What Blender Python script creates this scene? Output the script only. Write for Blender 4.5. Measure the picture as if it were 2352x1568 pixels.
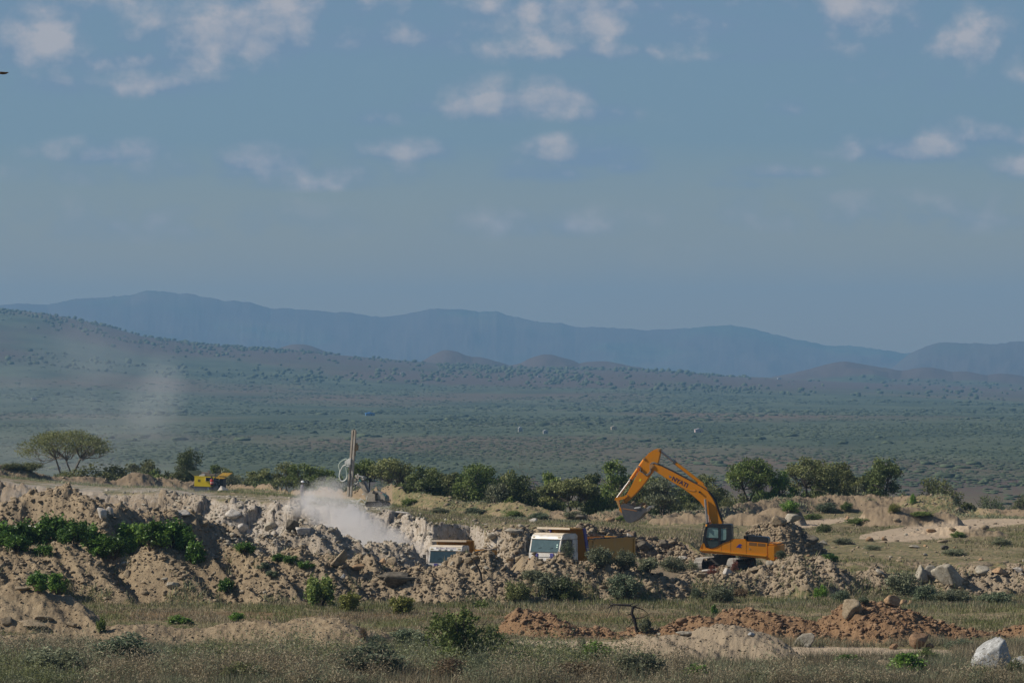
import bpy, bmesh, math, random
import numpy as np
from mathutils import Vector, Matrix, Euler, noise as mnoise
scn = bpy.context.scene
for o in list(bpy.data.objects):
    bpy.data.objects.remove(o)
COL = scn.collection
PI = math.pi
# ---------------------------------------------------------------- camera
CZ, F, HZ, CX = 14.0, 9600.0, 850.0, 1176.0       # eye height, focal length, horizon row and centre column of the survey grid
cam = bpy.data.cameras.new("camera"); cam_o = bpy.data.objects.new("camera", cam); COL.objects.link(cam_o)
cam.sensor_width = 36.0; cam.lens = 36.0 * F / 2352.0
cam.clip_start = 1.0; cam.clip_end = 80000.0
cam_o.location = (0, 0, CZ)
cam_o.rotation_euler = (PI / 2 + math.atan((HZ - 784.0) / F), 0, 0)
scn.camera = cam_o
scn.view_settings.view_transform = 'Standard'; scn.view_settings.look = 'None'
scn.view_settings.gamma = 1.0; scn.view_settings.use_curve_mapping = False
scn.view_settings.exposure = 0.12
scn.cycles.use_denoising = True
scn.cycles.volume_bounces = 2
scn.cycles.volume_step_rate = 8.0
scn.cycles.max_bounces = 5
scn.cycles.transparent_max_bounces = 8
# ---------------------------------------------------------------- sun
SUN_EL, SUN_AZ = math.radians(38), math.radians(-92)        # azimuth from +Y, clockwise to +X: the sun stands left of the view
sd = Vector((math.sin(SUN_AZ) * math.cos(SUN_EL), math.cos(SUN_AZ) * math.cos(SUN_EL), math.sin(SUN_EL)))
sun = bpy.data.lights.new("sun", 'SUN'); sun.energy = 4.9; sun.angle = math.radians(0.53); sun.color = (1.0, 0.93, 0.82)
sun_o = bpy.data.objects.new("sun", sun); COL.objects.link(sun_o)
sun_o.rotation_euler = sd.to_track_quat('Z', 'Y').to_euler(); sun_o.location = (-50, 100, 120)
# ---------------------------------------------------------------- sky with clouds
world = bpy.data.worlds.new("World"); scn.world = world; world.use_nodes = True
SKY_STRENGTH = 0.079
def build_sky():
    nt = world.node_tree; N = nt.nodes; L = nt.links; N.clear()
    out = N.new('ShaderNodeOutputWorld'); bg = N.new('ShaderNodeBackground'); L.new(bg.outputs[0], out.inputs[0])
    bg.inputs[1].default_value = SKY_STRENGTH
    sky = N.new('ShaderNodeTexSky'); sky.sky_type = 'NISHITA'; sky.sun_disc = False
    sky.sun_elevation = SUN_EL; sky.sun_rotation = SUN_AZ; sky.altitude = 1200; sky.air_density = 1.0; sky.dust_density = 2.2; sky.ozone_density = 1.5
    def M(op, a, b=None, c=None, clamp=False):
        n = N.new('ShaderNodeMath'); n.operation = op; n.use_clamp = clamp
        for i, v in enumerate((a, b, c)):
            if v is None: continue
            if isinstance(v, (int, float)): n.inputs[i].default_value = v
            else: L.new(v, n.inputs[i])
        return n.outputs[0]
    tc = N.new('ShaderNodeTexCoord'); sp = N.new('ShaderNodeSeparateXYZ'); L.new(tc.outputs['Generated'], sp.inputs[0])
    yy = M('MAXIMUM', sp.outputs[1], 0.05)
    az = M('DIVIDE', sp.outputs[0], yy); el = M('DIVIDE', sp.outputs[2], yy)
    cb = N.new('ShaderNodeCombineXYZ'); L.new(az, cb.inputs[0]); L.new(el, cb.inputs[1]); 
    def noise(scale, sx, sy, detail, rough, seed, lac=2.1):
        mp = N.new('ShaderNodeMapping'); mp.inputs['Scale'].default_value = (sx, sy, 1); mp.inputs['Location'].default_value = (seed, seed * .7, seed * .3)
        L.new(cb.outputs[0], mp.inputs[0])
        n = N.new('ShaderNodeTexNoise'); n.inputs['Scale'].default_value = scale; n.inputs['Detail'].default_value = detail; n.inputs['Roughness'].default_value = rough
        n.inputs['Lacunarity'].default_value = lac
        L.new(mp.outputs[0], n.inputs['Vector']); return n.outputs[0]
    n1 = noise(60, 1, 1.3, 10, .66, 3.1)
    n2 = noise(28, 1, 2.2, 5, .55, 9.4)
    n3 = noise(11, 1, 3.0, 4, .55, 21.7)
    # cumulus banks by their direction in the sky: azimuth, elevation, half width, half height (all in 1/9600 rad), weight
    banks = [(520,55,760,105,.62),(1560,70,800,110,.6),(1250,25,500,50,.6),(620,400,520,50,.5),(480,85,330,95,1.),(90,110,150,50,.95),(880,95,250,55,.8),(240,140,420,60,.7),(370,200,150,40,.8),(90,195,170,50,.6),
             (1130,240,130,58,1.),(1260,232,130,62,1.05),(1370,262,90,40,.8),(965,245,40,35,.6),(840,275,100,25,.55),
             (1330,362,130,48,1.),(1230,400,140,35,.85),(1440,385,60,30,.7),(600,378,150,45,.9),(230,360,150,40,.8),(930,358,170,35,.7),(700,420,200,30,.5),
             (1945,40,90,75,1.),(2240,105,110,75,.95),(2110,60,60,30,.7),(1300,120,330,40,.8),(1620,60,300,70,.75),(1700,130,250,25,.6),(1500,20,500,40,.7),
             (2080,350,190,38,.85),(1960,340,60,35,.7),(2270,320,160,55,.7),(1800,400,110,22,.75),(1810,250,45,28,.6),(2320,390,100,40,.65),(1650,425,160,20,.5),
             (2200,200,280,60,.4),(300,520,500,60,.3),(1250,520,300,50,.35),(2000,500,500,60,.35)]
    acc = None; shade = None
    for (bx, by, rx, ry, w) in banks:
        dx = M('MULTIPLY_ADD', az, F / rx, -(bx - CX) / rx)
        dy = M('MULTIPLY_ADD', el, F / ry, -(HZ - by) / ry)
        e = M('MAXIMUM', dy, M('MULTIPLY', dy, -1.7))
        d = M('SQRT', M('ADD', M('MULTIPLY', dx, dx), M('MULTIPLY', e, e)))
        v = M('MULTIPLY', M('SUBTRACT', 1.42, d), w, None, True)
        acc = v if acc is None else M('MAXIMUM', acc, v)
        s = M('MULTIPLY', v, M('MULTIPLY_ADD', M('SUBTRACT', dy, M('MULTIPLY', dx, .35)), .5, .5, True))
        shade = s if shade is None else M('MAXIMUM', shade, s)
    vm = N.new('ShaderNodeMapping'); vm.inputs['Scale'].default_value = (1, 1.3, 1); L.new(cb.outputs[0], vm.inputs[0])
    def vor(scale, seed):
        vo = N.new('ShaderNodeTexVoronoi'); vo.voronoi_dimensions = '2D'; vo.feature = 'SMOOTH_F1'; vo.inputs['Scale'].default_value = scale; vo.inputs['Smoothness'].default_value = .25
        ad = N.new('ShaderNodeVectorMath'); ad.inputs[1].default_value = (seed, seed * .6, 0); L.new(vm.outputs[0], ad.inputs[0])
        wn = N.new('ShaderNodeVectorMath'); wn.operation = 'MULTIPLY_ADD'; wn.inputs[1].default_value = (.012, .012, 0); L.new(nz, wn.inputs[0]); L.new(ad.outputs[0], wn.inputs[2])
        L.new(wn.outputs[0], vo.inputs['Vector']); return vo.outputs['Distance']
    nn = N.new('ShaderNodeTexNoise'); nn.inputs['Scale'].default_value = 120; nn.inputs['Detail'].default_value = 3; L.new(cb.outputs[0], nn.inputs['Vector']); nz = nn.outputs['Color']
    puff = M('ADD', M('MULTIPLY_ADD', vor(46, 1.3), -1.1, .42), M('MULTIPLY_ADD', vor(125, 4.1), -.5, .19))
    gate = M('MULTIPLY', acc, 2.2, None, True)
    acc = M('ADD', acc, M('MULTIPLY', M('MULTIPLY', puff, .75), gate))
    body = M('ADD', acc, M('MULTIPLY', M('MULTIPLY_ADD', n1, 2.3, -1.15), gate))
    body = M('ADD', body, M('MULTIPLY', M('MULTIPLY_ADD', n2, 1.3, -.65), gate))
    alpha = M('MULTIPLY', M('SUBTRACT', body, -.02), 1.05, None, True)
    veil = M('MULTIPLY', M('SUBTRACT', n3, .42), 1.4, None, True)
    alpha = M('MAXIMUM', alpha, M('MULTIPLY', veil, .45))
    lit = M('MULTIPLY', M('ADD', M('MULTIPLY', shade, 1.0), M('ADD', M('MULTIPLY', puff, 1.2), M('MULTIPLY_ADD', n1, 2.2, -1.25))), 1.25, None, True)
    def rgb(c):
        n = N.new('ShaderNodeRGB'); n.outputs[0].default_value = (*c, 1); return n.outputs[0]
    def mix(f, a, b, t='MIX'):
        n = N.new('ShaderNodeMix'); n.data_type = 'RGBA'; n.blend_type = t
        if isinstance(f, (int, float)): n.inputs[0].default_value = f
        else: L.new(f, n.inputs[0])
        L.new(a, n.inputs[6]); L.new(b, n.inputs[7]); return n.outputs[2]
    ccol = mix(lit, rgb(CLOUD_SHADE), rgb(CLOUD_LIT))
    low = M('MULTIPLY', M('SUBTRACT', .055, el), 18.0, None, True)          # thick dusty air low over the horizon
    skyc = mix(1.0, sky.outputs[0], mix(low, rgb(SKY_TINT), rgb(HORIZON_TINT)), 'MULTIPLY')
    L.new(mix(M('MULTIPLY', alpha, .72), skyc, ccol), bg.inputs[0])
CLOUD_SHADE = (2.2, 3.1, 4.6); CLOUD_LIT = (6.9, 6.2, 6.2); SKY_TINT = (.60, .715, .85); HORIZON_TINT = (1.6, 1.12, .52)
build_sky()

# ---------------------------------------------------------------- helpers
def W(vx, vy, D):                       # survey point: column, row and distance -> place
    return Vector(((vx - CX) * D / F, D, CZ + (HZ - vy) * D / F))
def setp(o, label=None, cat=None, group=None, kind=None):
    if label: o['label'] = label
    if cat: o['category'] = cat
    if group: o['group'] = group
    if kind: o['kind'] = kind
    return o
def thing(name, label, cat, loc=(0, 0, 0), rz=0.0, group=None, scale=None):
    o = bpy.data.objects.new(name, None); COL.objects.link(o); o.empty_display_size = .2
    o.location = loc; o.rotation_euler = (0, 0, rz)
    if scale: o.scale = scale
    return setp(o, label, cat, group)
def link(name, me, parent=None, loc=None):
    o = bpy.data.objects.new(name, me); COL.objects.link(o)
    if parent: o.parent = parent
    if loc is not None: o.location = loc
    return o
def np_mesh(name, V, Fc, mat=None, smooth=False, cols=None, matidx=None):
    V = np.asarray(V, np.float32); Fc = np.asarray(Fc, np.int32)
    me = bpy.data.meshes.new(name)
    me.vertices.add(len(V)); me.vertices.foreach_set('co', V.ravel())
    k = Fc.shape[1]
    me.loops.add(Fc.size); me.loops.foreach_set('vertex_index', Fc.ravel())
    me.polygons.add(len(Fc)); me.polygons.foreach_set('loop_start', np.arange(0, Fc.size, k, dtype=np.int32))
    me.polygons.foreach_set('loop_total', np.full(len(Fc), k, np.int32))
    if smooth: me.polygons.foreach_set('use_smooth', np.ones(len(Fc), bool))
    if mat:
        for m in (mat if isinstance(mat, (list, tuple)) else [mat]): me.materials.append(m)
    if matidx is not None: me.polygons.foreach_set('material_index', np.asarray(matidx, np.int32))
    for nm, c in (cols or {}).items():
        a = me.color_attributes.new(nm, 'FLOAT_COLOR', 'POINT'); c = np.asarray(c, np.float32)
        if c.shape[1] == 3: c = np.hstack([c, np.ones((len(c), 1), np.float32)])
        a.data.foreach_set('color', c.ravel())
    me.update(calc_edges=True)
    return me
def dup(o, loc, rz=0.0, scale=None, label=None, group=None):     # a copy of a thing and of its parts
    c = o.copy(); COL.objects.link(c); c.location = loc; c.rotation_euler = (0, 0, rz)
    if scale is not None: c.scale = scale
    if label: c['label'] = label
    if group: c['group'] = group
    for ch in o.children:
        d = ch.copy(); COL.objects.link(d); d.parent = c
        for g in ch.children:
            e = g.copy(); COL.objects.link(e); e.parent = d
    return c
# 2-D value noise on arrays
def _h(ix, iy, s):
    n = (ix.astype(np.int64) * 374761393 + iy.astype(np.int64) * 668265263 + s * 1442695041) & 0xffffffff
    n = ((n ^ (n >> 13)) * 1274126177) & 0xffffffff
    n = (n ^ (n >> 16)) & 0xffffff
    return n.astype(np.float32) / 16777215.0
def vnoise(x, y, s=0):
    xi = np.floor(x); yi = np.floor(y); fx = (x - xi).astype(np.float32); fy = (y - yi).astype(np.float32)
    xi = xi.astype(np.int64); yi = yi.astype(np.int64)
    fx = fx * fx * fx * (fx * (fx * 6 - 15) + 10); fy = fy * fy * fy * (fy * (fy * 6 - 15) + 10)
    a = _h(xi, yi, s); b = _h(xi + 1, yi, s); c = _h(xi, yi + 1, s); d = _h(xi + 1, yi + 1, s)
    return (a + (b - a) * fx) * (1 - fy) + (c + (d - c) * fx) * fy
def fbm(x, y, o=5, s=0, g=.5, ridged=False):
    r = 0; a = 1.0; t = 0; c, sn = math.cos(.6), math.sin(.6)
    for i in range(o):
        v = vnoise(x, y, s + i * 17)
        if ridged: v = 1 - np.abs(2 * v - 1)
        r = r + a * v; t += a; a *= g
        x, y = (c * x - sn * y) * 2.03 + 5.3, (sn * x + c * y) * 2.03 - 3.1
    return r / t
def cells(x, y, s=0):                    # F1, F2 distance and a cell value
    xi = np.floor(x).astype(np.int64); yi = np.floor(y).astype(np.int64)
    f1 = np.full(x.shape, 9., np.float32); f2 = f1.copy(); idv = np.zeros(x.shape, np.float32)
    for i in (-1, 0, 1):
        for j in (-1, 0, 1):
            cx, cy = xi + i, yi + j
            d = np.hypot(cx + _h(cx, cy, s) - x, cy + _h(cx, cy, s + 7) - y).astype(np.float32)
            v = _h(cx, cy, s + 13); m = d < f1
            f2 = np.where(m, f1, np.minimum(f2, d)); idv = np.where(m, v, idv); f1 = np.where(m, d, f1)
    return f1, f2, idv
def sstep(a, b, x):
    t = np.clip((x - a) / (b - a), 0, 1); return t * t * (3 - 2 * t)
def smax(a, b, k):
    h = np.maximum(k - np.abs(a - b), 0) / k
    return np.maximum(a, b) + h * h * k * .25

# ---------------------------------------------------------------- materials
def mat_base(name):
    m = bpy.data.materials.new(name); m.use_nodes = True; nt = m.node_tree; nt.nodes.clear()
    out = nt.nodes.new('ShaderNodeOutputMaterial'); b = nt.nodes.new('ShaderNodeBsdfPrincipled')
    nt.links.new(b.outputs[0], out.inputs[0]); return m, nt, b, out
def add_noise(nt, scale, detail=4, rough=.55, coord='Object', stretch=None):
    tc = nt.nodes.new('ShaderNodeTexCoord'); n = nt.nodes.new('ShaderNodeTexNoise')
    n.inputs['Scale'].default_value = scale; n.inputs['Detail'].default_value = detail; n.inputs['Roughness'].default_value = rough
    src = tc.outputs[coord]
    if stretch:
        mp = nt.nodes.new('ShaderNodeMapping'); mp.inputs['Scale'].default_value = stretch; nt.links.new(src, mp.inputs[0]); src = mp.outputs[0]
    nt.links.new(src, n.inputs['Vector']); return n.outputs[0]
def ramp(nt, fac, stops):
    r = nt.nodes.new('ShaderNodeValToRGB'); e = r.color_ramp.elements
    while len(e) < len(stops): e.new(.5)
    for i, (p, c) in enumerate(stops): e[i].position = p; e[i].color = (*c, 1) if len(c) == 3 else c
    nt.links.new(fac, r.inputs[0]); return r.outputs[0]
def mixc(nt, f, a, b, t='MIX'):
    n = nt.nodes.new('ShaderNodeMix'); n.data_type = 'RGBA'; n.blend_type = t
    for sock, v in ((n.inputs[0], f), (n.inputs[6], a), (n.inputs[7], b)):
        if isinstance(v, (int, float)): sock.default_value = v
        elif isinstance(v, tuple): sock.default_value = (*v, 1)
        else: nt.links.new(v, sock)
    return n.outputs[2]
def bump(nt, b, h, strength, dist):
    n = nt.nodes.new('ShaderNodeBump'); n.inputs['Strength'].default_value = strength; n.inputs['Distance'].default_value = dist
    nt.links.new(h, n.inputs['Height']); nt.links.new(n.outputs[0], b.inputs['Normal'])
def simple(name, col, rough=.6, metal=0.0, dirt=None, dirt_amt=.5, scale=3.0, bmp=0.0, spec=.5, stretch=None):
    m, nt, b, o = mat_base(name)
    b.inputs['Roughness'].default_value = rough; b.inputs['Metallic'].default_value = metal; b.inputs['Specular IOR Level'].default_value = spec
    n = add_noise(nt, scale, 6, .62, stretch=stretch)
    c2 = dirt or tuple(x * .7 for x in col)
    lo = .62 - .35 * dirt_amt
    f = ramp(nt, n, [(max(.05, lo), (0, 0, 0)), (min(.95, lo + .28), (1, 1, 1))])
    fm = nt.nodes.new('ShaderNodeMath'); fm.operation = 'MULTIPLY'; nt.links.new(f, fm.inputs[0]); fm.inputs[1].default_value = min(1, dirt_amt * 1.3)
    nt.links.new(mixc(nt, fm.outputs[0], col, c2), b.inputs['Base Color'])
    if bmp: bump(nt, b, n, bmp, .02)
    return m
def glass(name, col=(.02, .04, .045)):
    m, nt, b, o = mat_base(name)
    b.inputs['Base Color'].default_value = (*col, 1); b.inputs['Roughness'].default_value = .06
    b.inputs['Specular IOR Level'].default_value = .6
    n = add_noise(nt, 3.0, 3); nt.links.new(mixc(nt, n, col, tuple(min(1, c * 2.6) for c in col)), b.inputs['Base Color'])
    return m
# ---------------------------------------------------------------- the ground: heights from surveyed crest lines
def line(pts):
    a = np.array(pts, float); vx, vy, D = a[:, 0], a[:, 1], a[:, 2]
    return vx, CZ - (vy - HZ) * D / F, D
def ev(ln, vx):
    return np.interp(vx, ln[0], ln[1]).astype(np.float32), np.interp(vx, ln[0], ln[2]).astype(np.float32)
def flat(vx, D, z=-1.5):
    return (vx, HZ + (CZ - z) * F / D, D)
MOUND_FRONT_LEFT = line([flat(-900,213,.6),(-300,1445,213),flat(150,213,.3),(250,1441,213),(349,1438,213),(456,1440,213),(524,1434,213),(580,1437,212),(628,1433,212),(679,1418,212),(724,1415,212),(762,1420,212),(794,1436,212),(824,1454,212),(860,1462,212),(910,1458,214),flat(985,214)])
MOUND_FRONT_RIGHT = line([flat(1150,204),(1250,1494,204),(1330,1488,204),(1430,1478,204),(1500,1461,203),(1560,1451,203),(1640,1441,203),(1700,1447,203),(1760,1464,203),(1810,1489,203),(1860,1524,202),flat(1930,202)])
MOUND_LEFT = line([(-900,1380,226),(-200,1362,226),(0,1358,226),(35,1352,226),(67,1352,226),(107,1362,226),(145,1366,226),(166,1378,226),(220,1424,225),flat(265,225)])
RED_BERM = line([flat(1085,222),(1148,1431,222),(1175,1406,222),(1199,1400,222),(1255,1405,222),(1298,1418,221),(1349,1427,221),(1390,1433,221),(1419,1443,220),(1497,1443,220),(1540,1428,219),(1578,1414,219),(1658,1413,219),(1723,1416,218),(1803,1419,218),(1872,1418,217),(1896,1408,217),(1931,1389,217),(1979,1388,217),(2012,1396,217),(2038,1404,217),(2084,1409,217),(2111,1422,217),(2151,1436,217),(2218,1449,217),(2258,1457,217),(2293,1459,217),(2325,1449,217),(2352,1438,217),(2450,1420,217),(2700,1440,218),(3300,1450,220)])
SPOIL = line([(-900,1280,256),(-200,1262,256),(0,1256,256),(48,1260,256),(95,1264,256),(126,1250,255),(183,1249,255),(204,1266,255),(250,1290,255),(282,1283,254),(322,1272,254),(376,1263,254),(430,1257,254),(470,1264,254),(497,1262,254),(550,1257,254),(591,1274,255),(620,1276,256),(655,1264,257),(681,1263,257),(735,1281,258),(789,1294,258),(816,1296,258),(869,1293,258),(910,1293,258),(950,1289,258),(977,1289,258),(1030,1291,257),(1052,1294,257),(1071,1296,256),(1111,1297,255),(1165,1297,254),(1206,1303,253),(1229,1292,254),(1282,1290,255),(1309,1286,256),(1331,1285,257),(1363,1292,259),(1417,1297,262),(1470,1304,264),(1524,1318,266),(1578,1316,267),(1605,1318,268),(1645,1324,269),(1685,1320,270),(1725,1312,271),(1766,1305,271),(1763,1296,271),(1790,1292,271),(1856,1299,272),(1889,1295,272),(1937,1302,272),(1990,1310,272),(2044,1317,272),(2097,1317,272),(2140,1300,272),(2178,1302,272),(2204,1310,272),(2258,1312,272),(2311,1317,272),(2352,1312,272),(2500,1305,272),(3300,1310,272)])
def _respoil(ln):
    vx, z, D = ln; row = HZ + (CZ - z) * F / D; D2 = np.interp(vx, [-900, 700, 1165, 1350, 1725, 2352, 3300], [255.5, 257, 255.5, 257, 261, 263, 263])
    return vx, CZ - (row - HZ) * D2 / F, D2
SPOIL = _respoil(SPOIL)
SPOIL = (np.array(sorted(SPOIL[0])),) + SPOIL[1:]
RUBBLE = line([(-900,1210,268),(-200,1190,268),(0,1160,268),(51,1146,268),(89,1127,268),(129,1119,268),(148,1116,268),(172,1124,268),(188,1138,268),(223,1147,268),(242,1156,268),(277,1160,269),(309,1169,270),(344,1183,271),(376,1186,272),(403,1191,273),(430,1199,274),(451,1195,274),(462,1190,275),(491,1207,276),(534,1211,277),(577,1222,278),(640,1226,279),(700,1222,280),(770,1230,281),(802,1235,282),(843,1243,283),(883,1249,284),(923,1258,285),(971,1284,286),flat(1010,287,-2),flat(3300,287,-3)])
EDGE = line([(-900,1090,345),(-200,1100,345),(0,1105,343),(81,1116,341),(134,1122,339),(215,1129,337),(282,1132,335),(376,1133,333),(451,1144,331),(537,1148,329),(632,1153,327),(684,1155,326),(760,1165,325),(830,1172,324),(922,1178,322),(959,1191,320),(995,1205,318),(1020,1203,319),(1050,1202,322),(1085,1205,322),(1112,1217,314),(1120,1221,305),(1160,1217,303),(1200,1215,303),(1260,1217,305),(1336,1219,308),(1438,1227,310),(1497,1235,310),(1551,1239,309),(1583,1248,308),(1620,1275,306),(1700,1290,306),(3300,1290,306)])
FARB = line([(-900,1085,475),(-200,1068,475),(0,1067,476),(54,1074,477),(94,1091,478),(121,1094,479),(161,1092,480),(228,1099,482),(268,1098,484),(295,1090,485),(328,1088,486),(368,1099,488),(440,1103,490),(526,1117,490),(550,1114,488),(591,1114,480),(632,1122,470),(677,1126,450),(728,1120,440),(794,1122,425),(849,1126,415),(878,1119,405),(915,1121,400),(940,1136,395),(992,1139,392),(1032,1144,390),(1068,1151,388),(1123,1157,385),(1160,1161,382),(1270,1172,380),(1325,1177,378),(1361,1181,378),(1416,1177,378),(1480,1181,380),(1542,1180,382),(1583,1175,385),(1653,1163,390),(1690,1159,394),(1747,1151,398),(1788,1149,400),(1856,1141,403),(1937,1137,405),(1990,1136,405),(2057,1140,405),(2097,1138,403),(2178,1146,400),(2194,1157,399),(2218,1176,398),(2238,1179,398),(2255,1168,396),(2269,1164,395),(2293,1167,394),(2352,1169,392),(2700,1160,390),(3300,1150,390)])
HEAP = line([flat(1690,320),(1715,1228,320),(1740,1215,320),(1763,1208,320),(1789,1197,320),(1815,1196,320),(1835,1212,320),(1860,1232,320),(1885,1252,320),flat(1925,320)])
BANK2 = line([flat(1430,372),(1500,1192,372),(1560,1190,372),(1640,1185,372),(1700,1179,372),(1760,1175,372),(1800,1172,372),(1840,1180,372),flat(1875,372),flat(1945,372),(1985,1176,372),(2020,1170,372),(2065,1167,372),(2120,1175,372),(2200,1187,372),flat(2250,372),flat(3300,372)])
HEAP2 = line([flat(2040,352,-1),(2080,1226,352),(2110,1216,352),(2160,1212,352),(2220,1208,350),(2290,1215,350),flat(2352,350,-.5),flat(3000,350,-1)])
PIT = (np.array([-900, 0, 500, 900, 1150, 1200, 1330, 1430, 1560, 1640, 3300.]), np.array([1.0, 1.0, .2, -1.2, -1.2, .7, .7, .4, -.2, -.35, -.2]))
FARRIDGE = (np.array([-3000,-900,0,60,100,170,240,330,450,600,700,800,1000,1180,1420,1560,1660,1750,1800,2000,2352,3300,5000.]),
            np.array([760,690,715,718,722,735,750,775,790,802,809,818,833,840,843,850,861,865,868,876,890,880,900.]))
MOUNT = (np.array([-4000,-900,0,60,110,145,200,300,340,400,460,520,575,620,700,740,800,850,900,930,955,985,1060,1100,1140,1180,1230,1290,1320,1370,1450,1500,1560,1620,1680,1740,1800,1870,1900,1960,2010,2060,2120,2352,3000,5000.]),
         np.array([690,700,698,697,700,688,681,675,667,668,681,690,695,706,711,717,719,724,726,724,718,710,709,717,716,730,738,742,750,749,752,757,757,750,749,757,772,788,795,795,799,808,812,815,800,780.]))
MOUNT2 = (np.array([-4000,1950,2040,2080,2110,2150,2200,2260,2300,2352,2700,5000.]), np.array([900,880,850,820,800,789,788,791,787,785,770,760.]))
MOUNT3 = (np.array([-4000,-900,0,100,220,330,400,470,540,620,5000.]), np.array([800,770,745,741,742,748,762,785,815,850,900.]))
BUMPS = [(690,795,130,8300),(1025,808,110,8100),(1090,824,130,8100),(1255,818,125,8000),(1380,834,190,8000),(1940,834,150,8200),(1865,852,120,8200),(2030,850,110,8200),(2130,848,110,8100),(2210,857,120,8100),(2300,862,110,8100)]

def terrain(vx, D, detail=True):
    vx = np.asarray(vx, np.float32); D = np.asarray(D, np.float32)
    x = (vx - CX) * D / F
    near = D < 1500
    out = {}
    wob = (fbm(x * .22, D * .22, 3, 5) - .5) * 2.2          # crest lines wander
    # --- base
    ze, De = ev(EDGE, vx); zf, Df = ev(FARB, vx)
    pit = np.interp(vx, PIT[0], PIT[1]).astype(np.float32)
    pit = pit * sstep(258, 276, D)
    cw = np.interp(vx, [-900, 980, 1025, 1095, 1115, 3300], [6.5, 6.5, 2.2, 2.2, 4.5, 4.0]).astype(np.float32)
    jag = (fbm(x * .35, D * .05 + 3, 4, 31) - .5) * 4.0
    t = np.clip((D - (De - cw) + jag * .55) / cw, 0, 1)
    drop = np.clip(ze - pit, 0, 9)
    g = np.clip((D - De) / np.maximum(Df - 9 - De, 5), 0, 1); g = g * g * (3 - 2 * g)
    zfoot = np.interp(vx, [-900, 0, 300, 440, 700, 900, 1000, 1270, 1400, 1650, 2000, 3300], [2.2, 2.0, .6, 0, .7, 1.3, 1.0, .5, .35, .35, .3, .3]).astype(np.float32)
    plat = ze + (zfoot - ze) * g
    base = pit + (plat - pit) * (t * t * (3 - 2 * t) * .6 + t * .4)
    base = np.maximum(base - np.clip(D - Df - 3, 0, 1e5) * .06, -25)
    out['cliff'] = sstep(.02, .2, t) * (1 - sstep(.86, 1.0, t)) * np.clip(drop / 1.2, 0, 1) * near
    out['plat'] = (t > .9) * near
    H = base.copy()
    # --- heaped ridges
    def ridge(H, ln, sf, sb, r, wv=1.0, shear=.5, k=.5):
        z0, Dc = ev(ln, vx)
        sh = np.clip(Dc - D, 0, 30) * shear * F / np.maximum(D, 50)
        z, Dc2 = ev(ln, vx - sh)
        Dc = Dc + wob * wv * .4
        d = D - Dc
        dd = np.sqrt(d * d + r * r) - r
        w = z - np.where(d < 0, sf, sb) * dd
        return smax(H, w, k), w
    m = {}
    for nm, ln, sf, sb, r, k in (('fl', MOUND_FRONT_LEFT, .5, .55, 1.2, .3), ('fr', MOUND_FRONT_RIGHT, .42, .6, 1.4, .3), ('ml', MOUND_LEFT, .55, .6, 1.3, .3), ('red', RED_BERM, .5, .6, .9, .25),
                                 ('spoil', SPOIL, .56, .62, 1.0, .4), ('rub', RUBBLE, .62, .75, 1.0, .5), ('far', FARB, .42, .7, 1.0, .4), ('heap', HEAP, .6, .7, .6, .3), ('heap2', HEAP2, .35, .5, .8, .3), ('bank2', BANK2, .4, .5, .8, .3)):
        b4 = H
        H, w = ridge(H, ln, sf, sb, r, shear=.0 if nm in ('far', 'heap', 'heap2', 'bank2') else .45, k=k)
        m[nm] = np.clip((w - b4) / .35 + .5, 0, 1)
        for q in m:
            if q != nm: m[q] = m[q] * (1 - m[nm])
        out['cliff'] = out['cliff'] * (1 - m[nm]); out['plat'] = out['plat'] * (1 - m[nm])
    out.update(m)
    pile = np.clip(m['fl'] + m['fr'] + m['ml'] + m['red'] + m['spoil'] + m['rub'] + m['far'] + m['heap'] + m['heap2'] + m['bank2'], 0, 1)
    out['pile'] = pile
    c1, c2_, cvv = cells(x * .17, D * .10, 51)
    lump = (np.clip(.62 - c1, 0, 1) - .25) * 2.2
    H = H + (D < 700) * (m['spoil'] * .55 + m['rub'] * .7 + m['far'] * .18 + m['red'] * .5) * lump * (.5 + .5 * cvv)
    r1 = fbm(x * .42 + 9, D * .16, 4, 57, ridged=True)
    H = H + (D < 700) * (m['rub'] * 1.3 + m['heap'] + m['spoil'] * sstep(560, 760, vx) * 1.0 + m['spoil'] * .3 + m['far'] * .4) * (r1 - .6) * .7
    gu = (x * 1.3 + D) / 1.64; gv = (x - D * 1.3) / 1.64                      # gullies run down to the right
    gl = fbm(gu * .5, gv * .085, 3, 71, ridged=True); gl2 = fbm(gu * 1.5, gv * .2, 3, 73, ridged=True)
    H = H + (D < 700) * (m['spoil'] * 1.0 + m['rub'] * 1.0 + m['ml'] * .5 + m['fl'] * .3 + m['fr'] * .45 + m['red'] * .35 + (m['far'] + m['bank2']) * .5 + m['heap'] * .6) * ((gl - .6) * 1.5 + (gl2 - .6) * .3)
    if detail:
        nn = D < 700
        n1 = (fbm(x * .55, D * .4, 5, 11) - .5)
        n2 = (fbm(x * 1.9 + 3, D * 1.3, 4, 23, ridged=True) - .55)
        n3 = (fbm(x * 4.3, D * 2.6, 3, 41) - .5)
        rough = m['rub'] * 1.0 + m['spoil'] * sstep(560, 760, vx) * .75 + m['spoil'] * .25 + m['heap'] * 1.0 + m['red'] * .5 + m['far'] * .55 + m['bank2'] * .7 + m['heap2'] * .8 + m['fr'] * .6 + (m['fl'] + m['ml']) * .35
        H = H + nn * (n1 * (.22 + .5 * pile * (.35 + .65 * np.clip(rough, 0, 1))) + n2 * .24 * rough + n3 * (.07 + .07 * np.clip(rough, 0, 1) + 0.07 * pile))
        # blocky broken rock on the cut face and in the rubble
        f1, f2, cv = cells(x * .62, D * .5, 3)
        g1, g2, cv2 = cells(x * 1.7, D * 1.35, 9)
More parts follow.
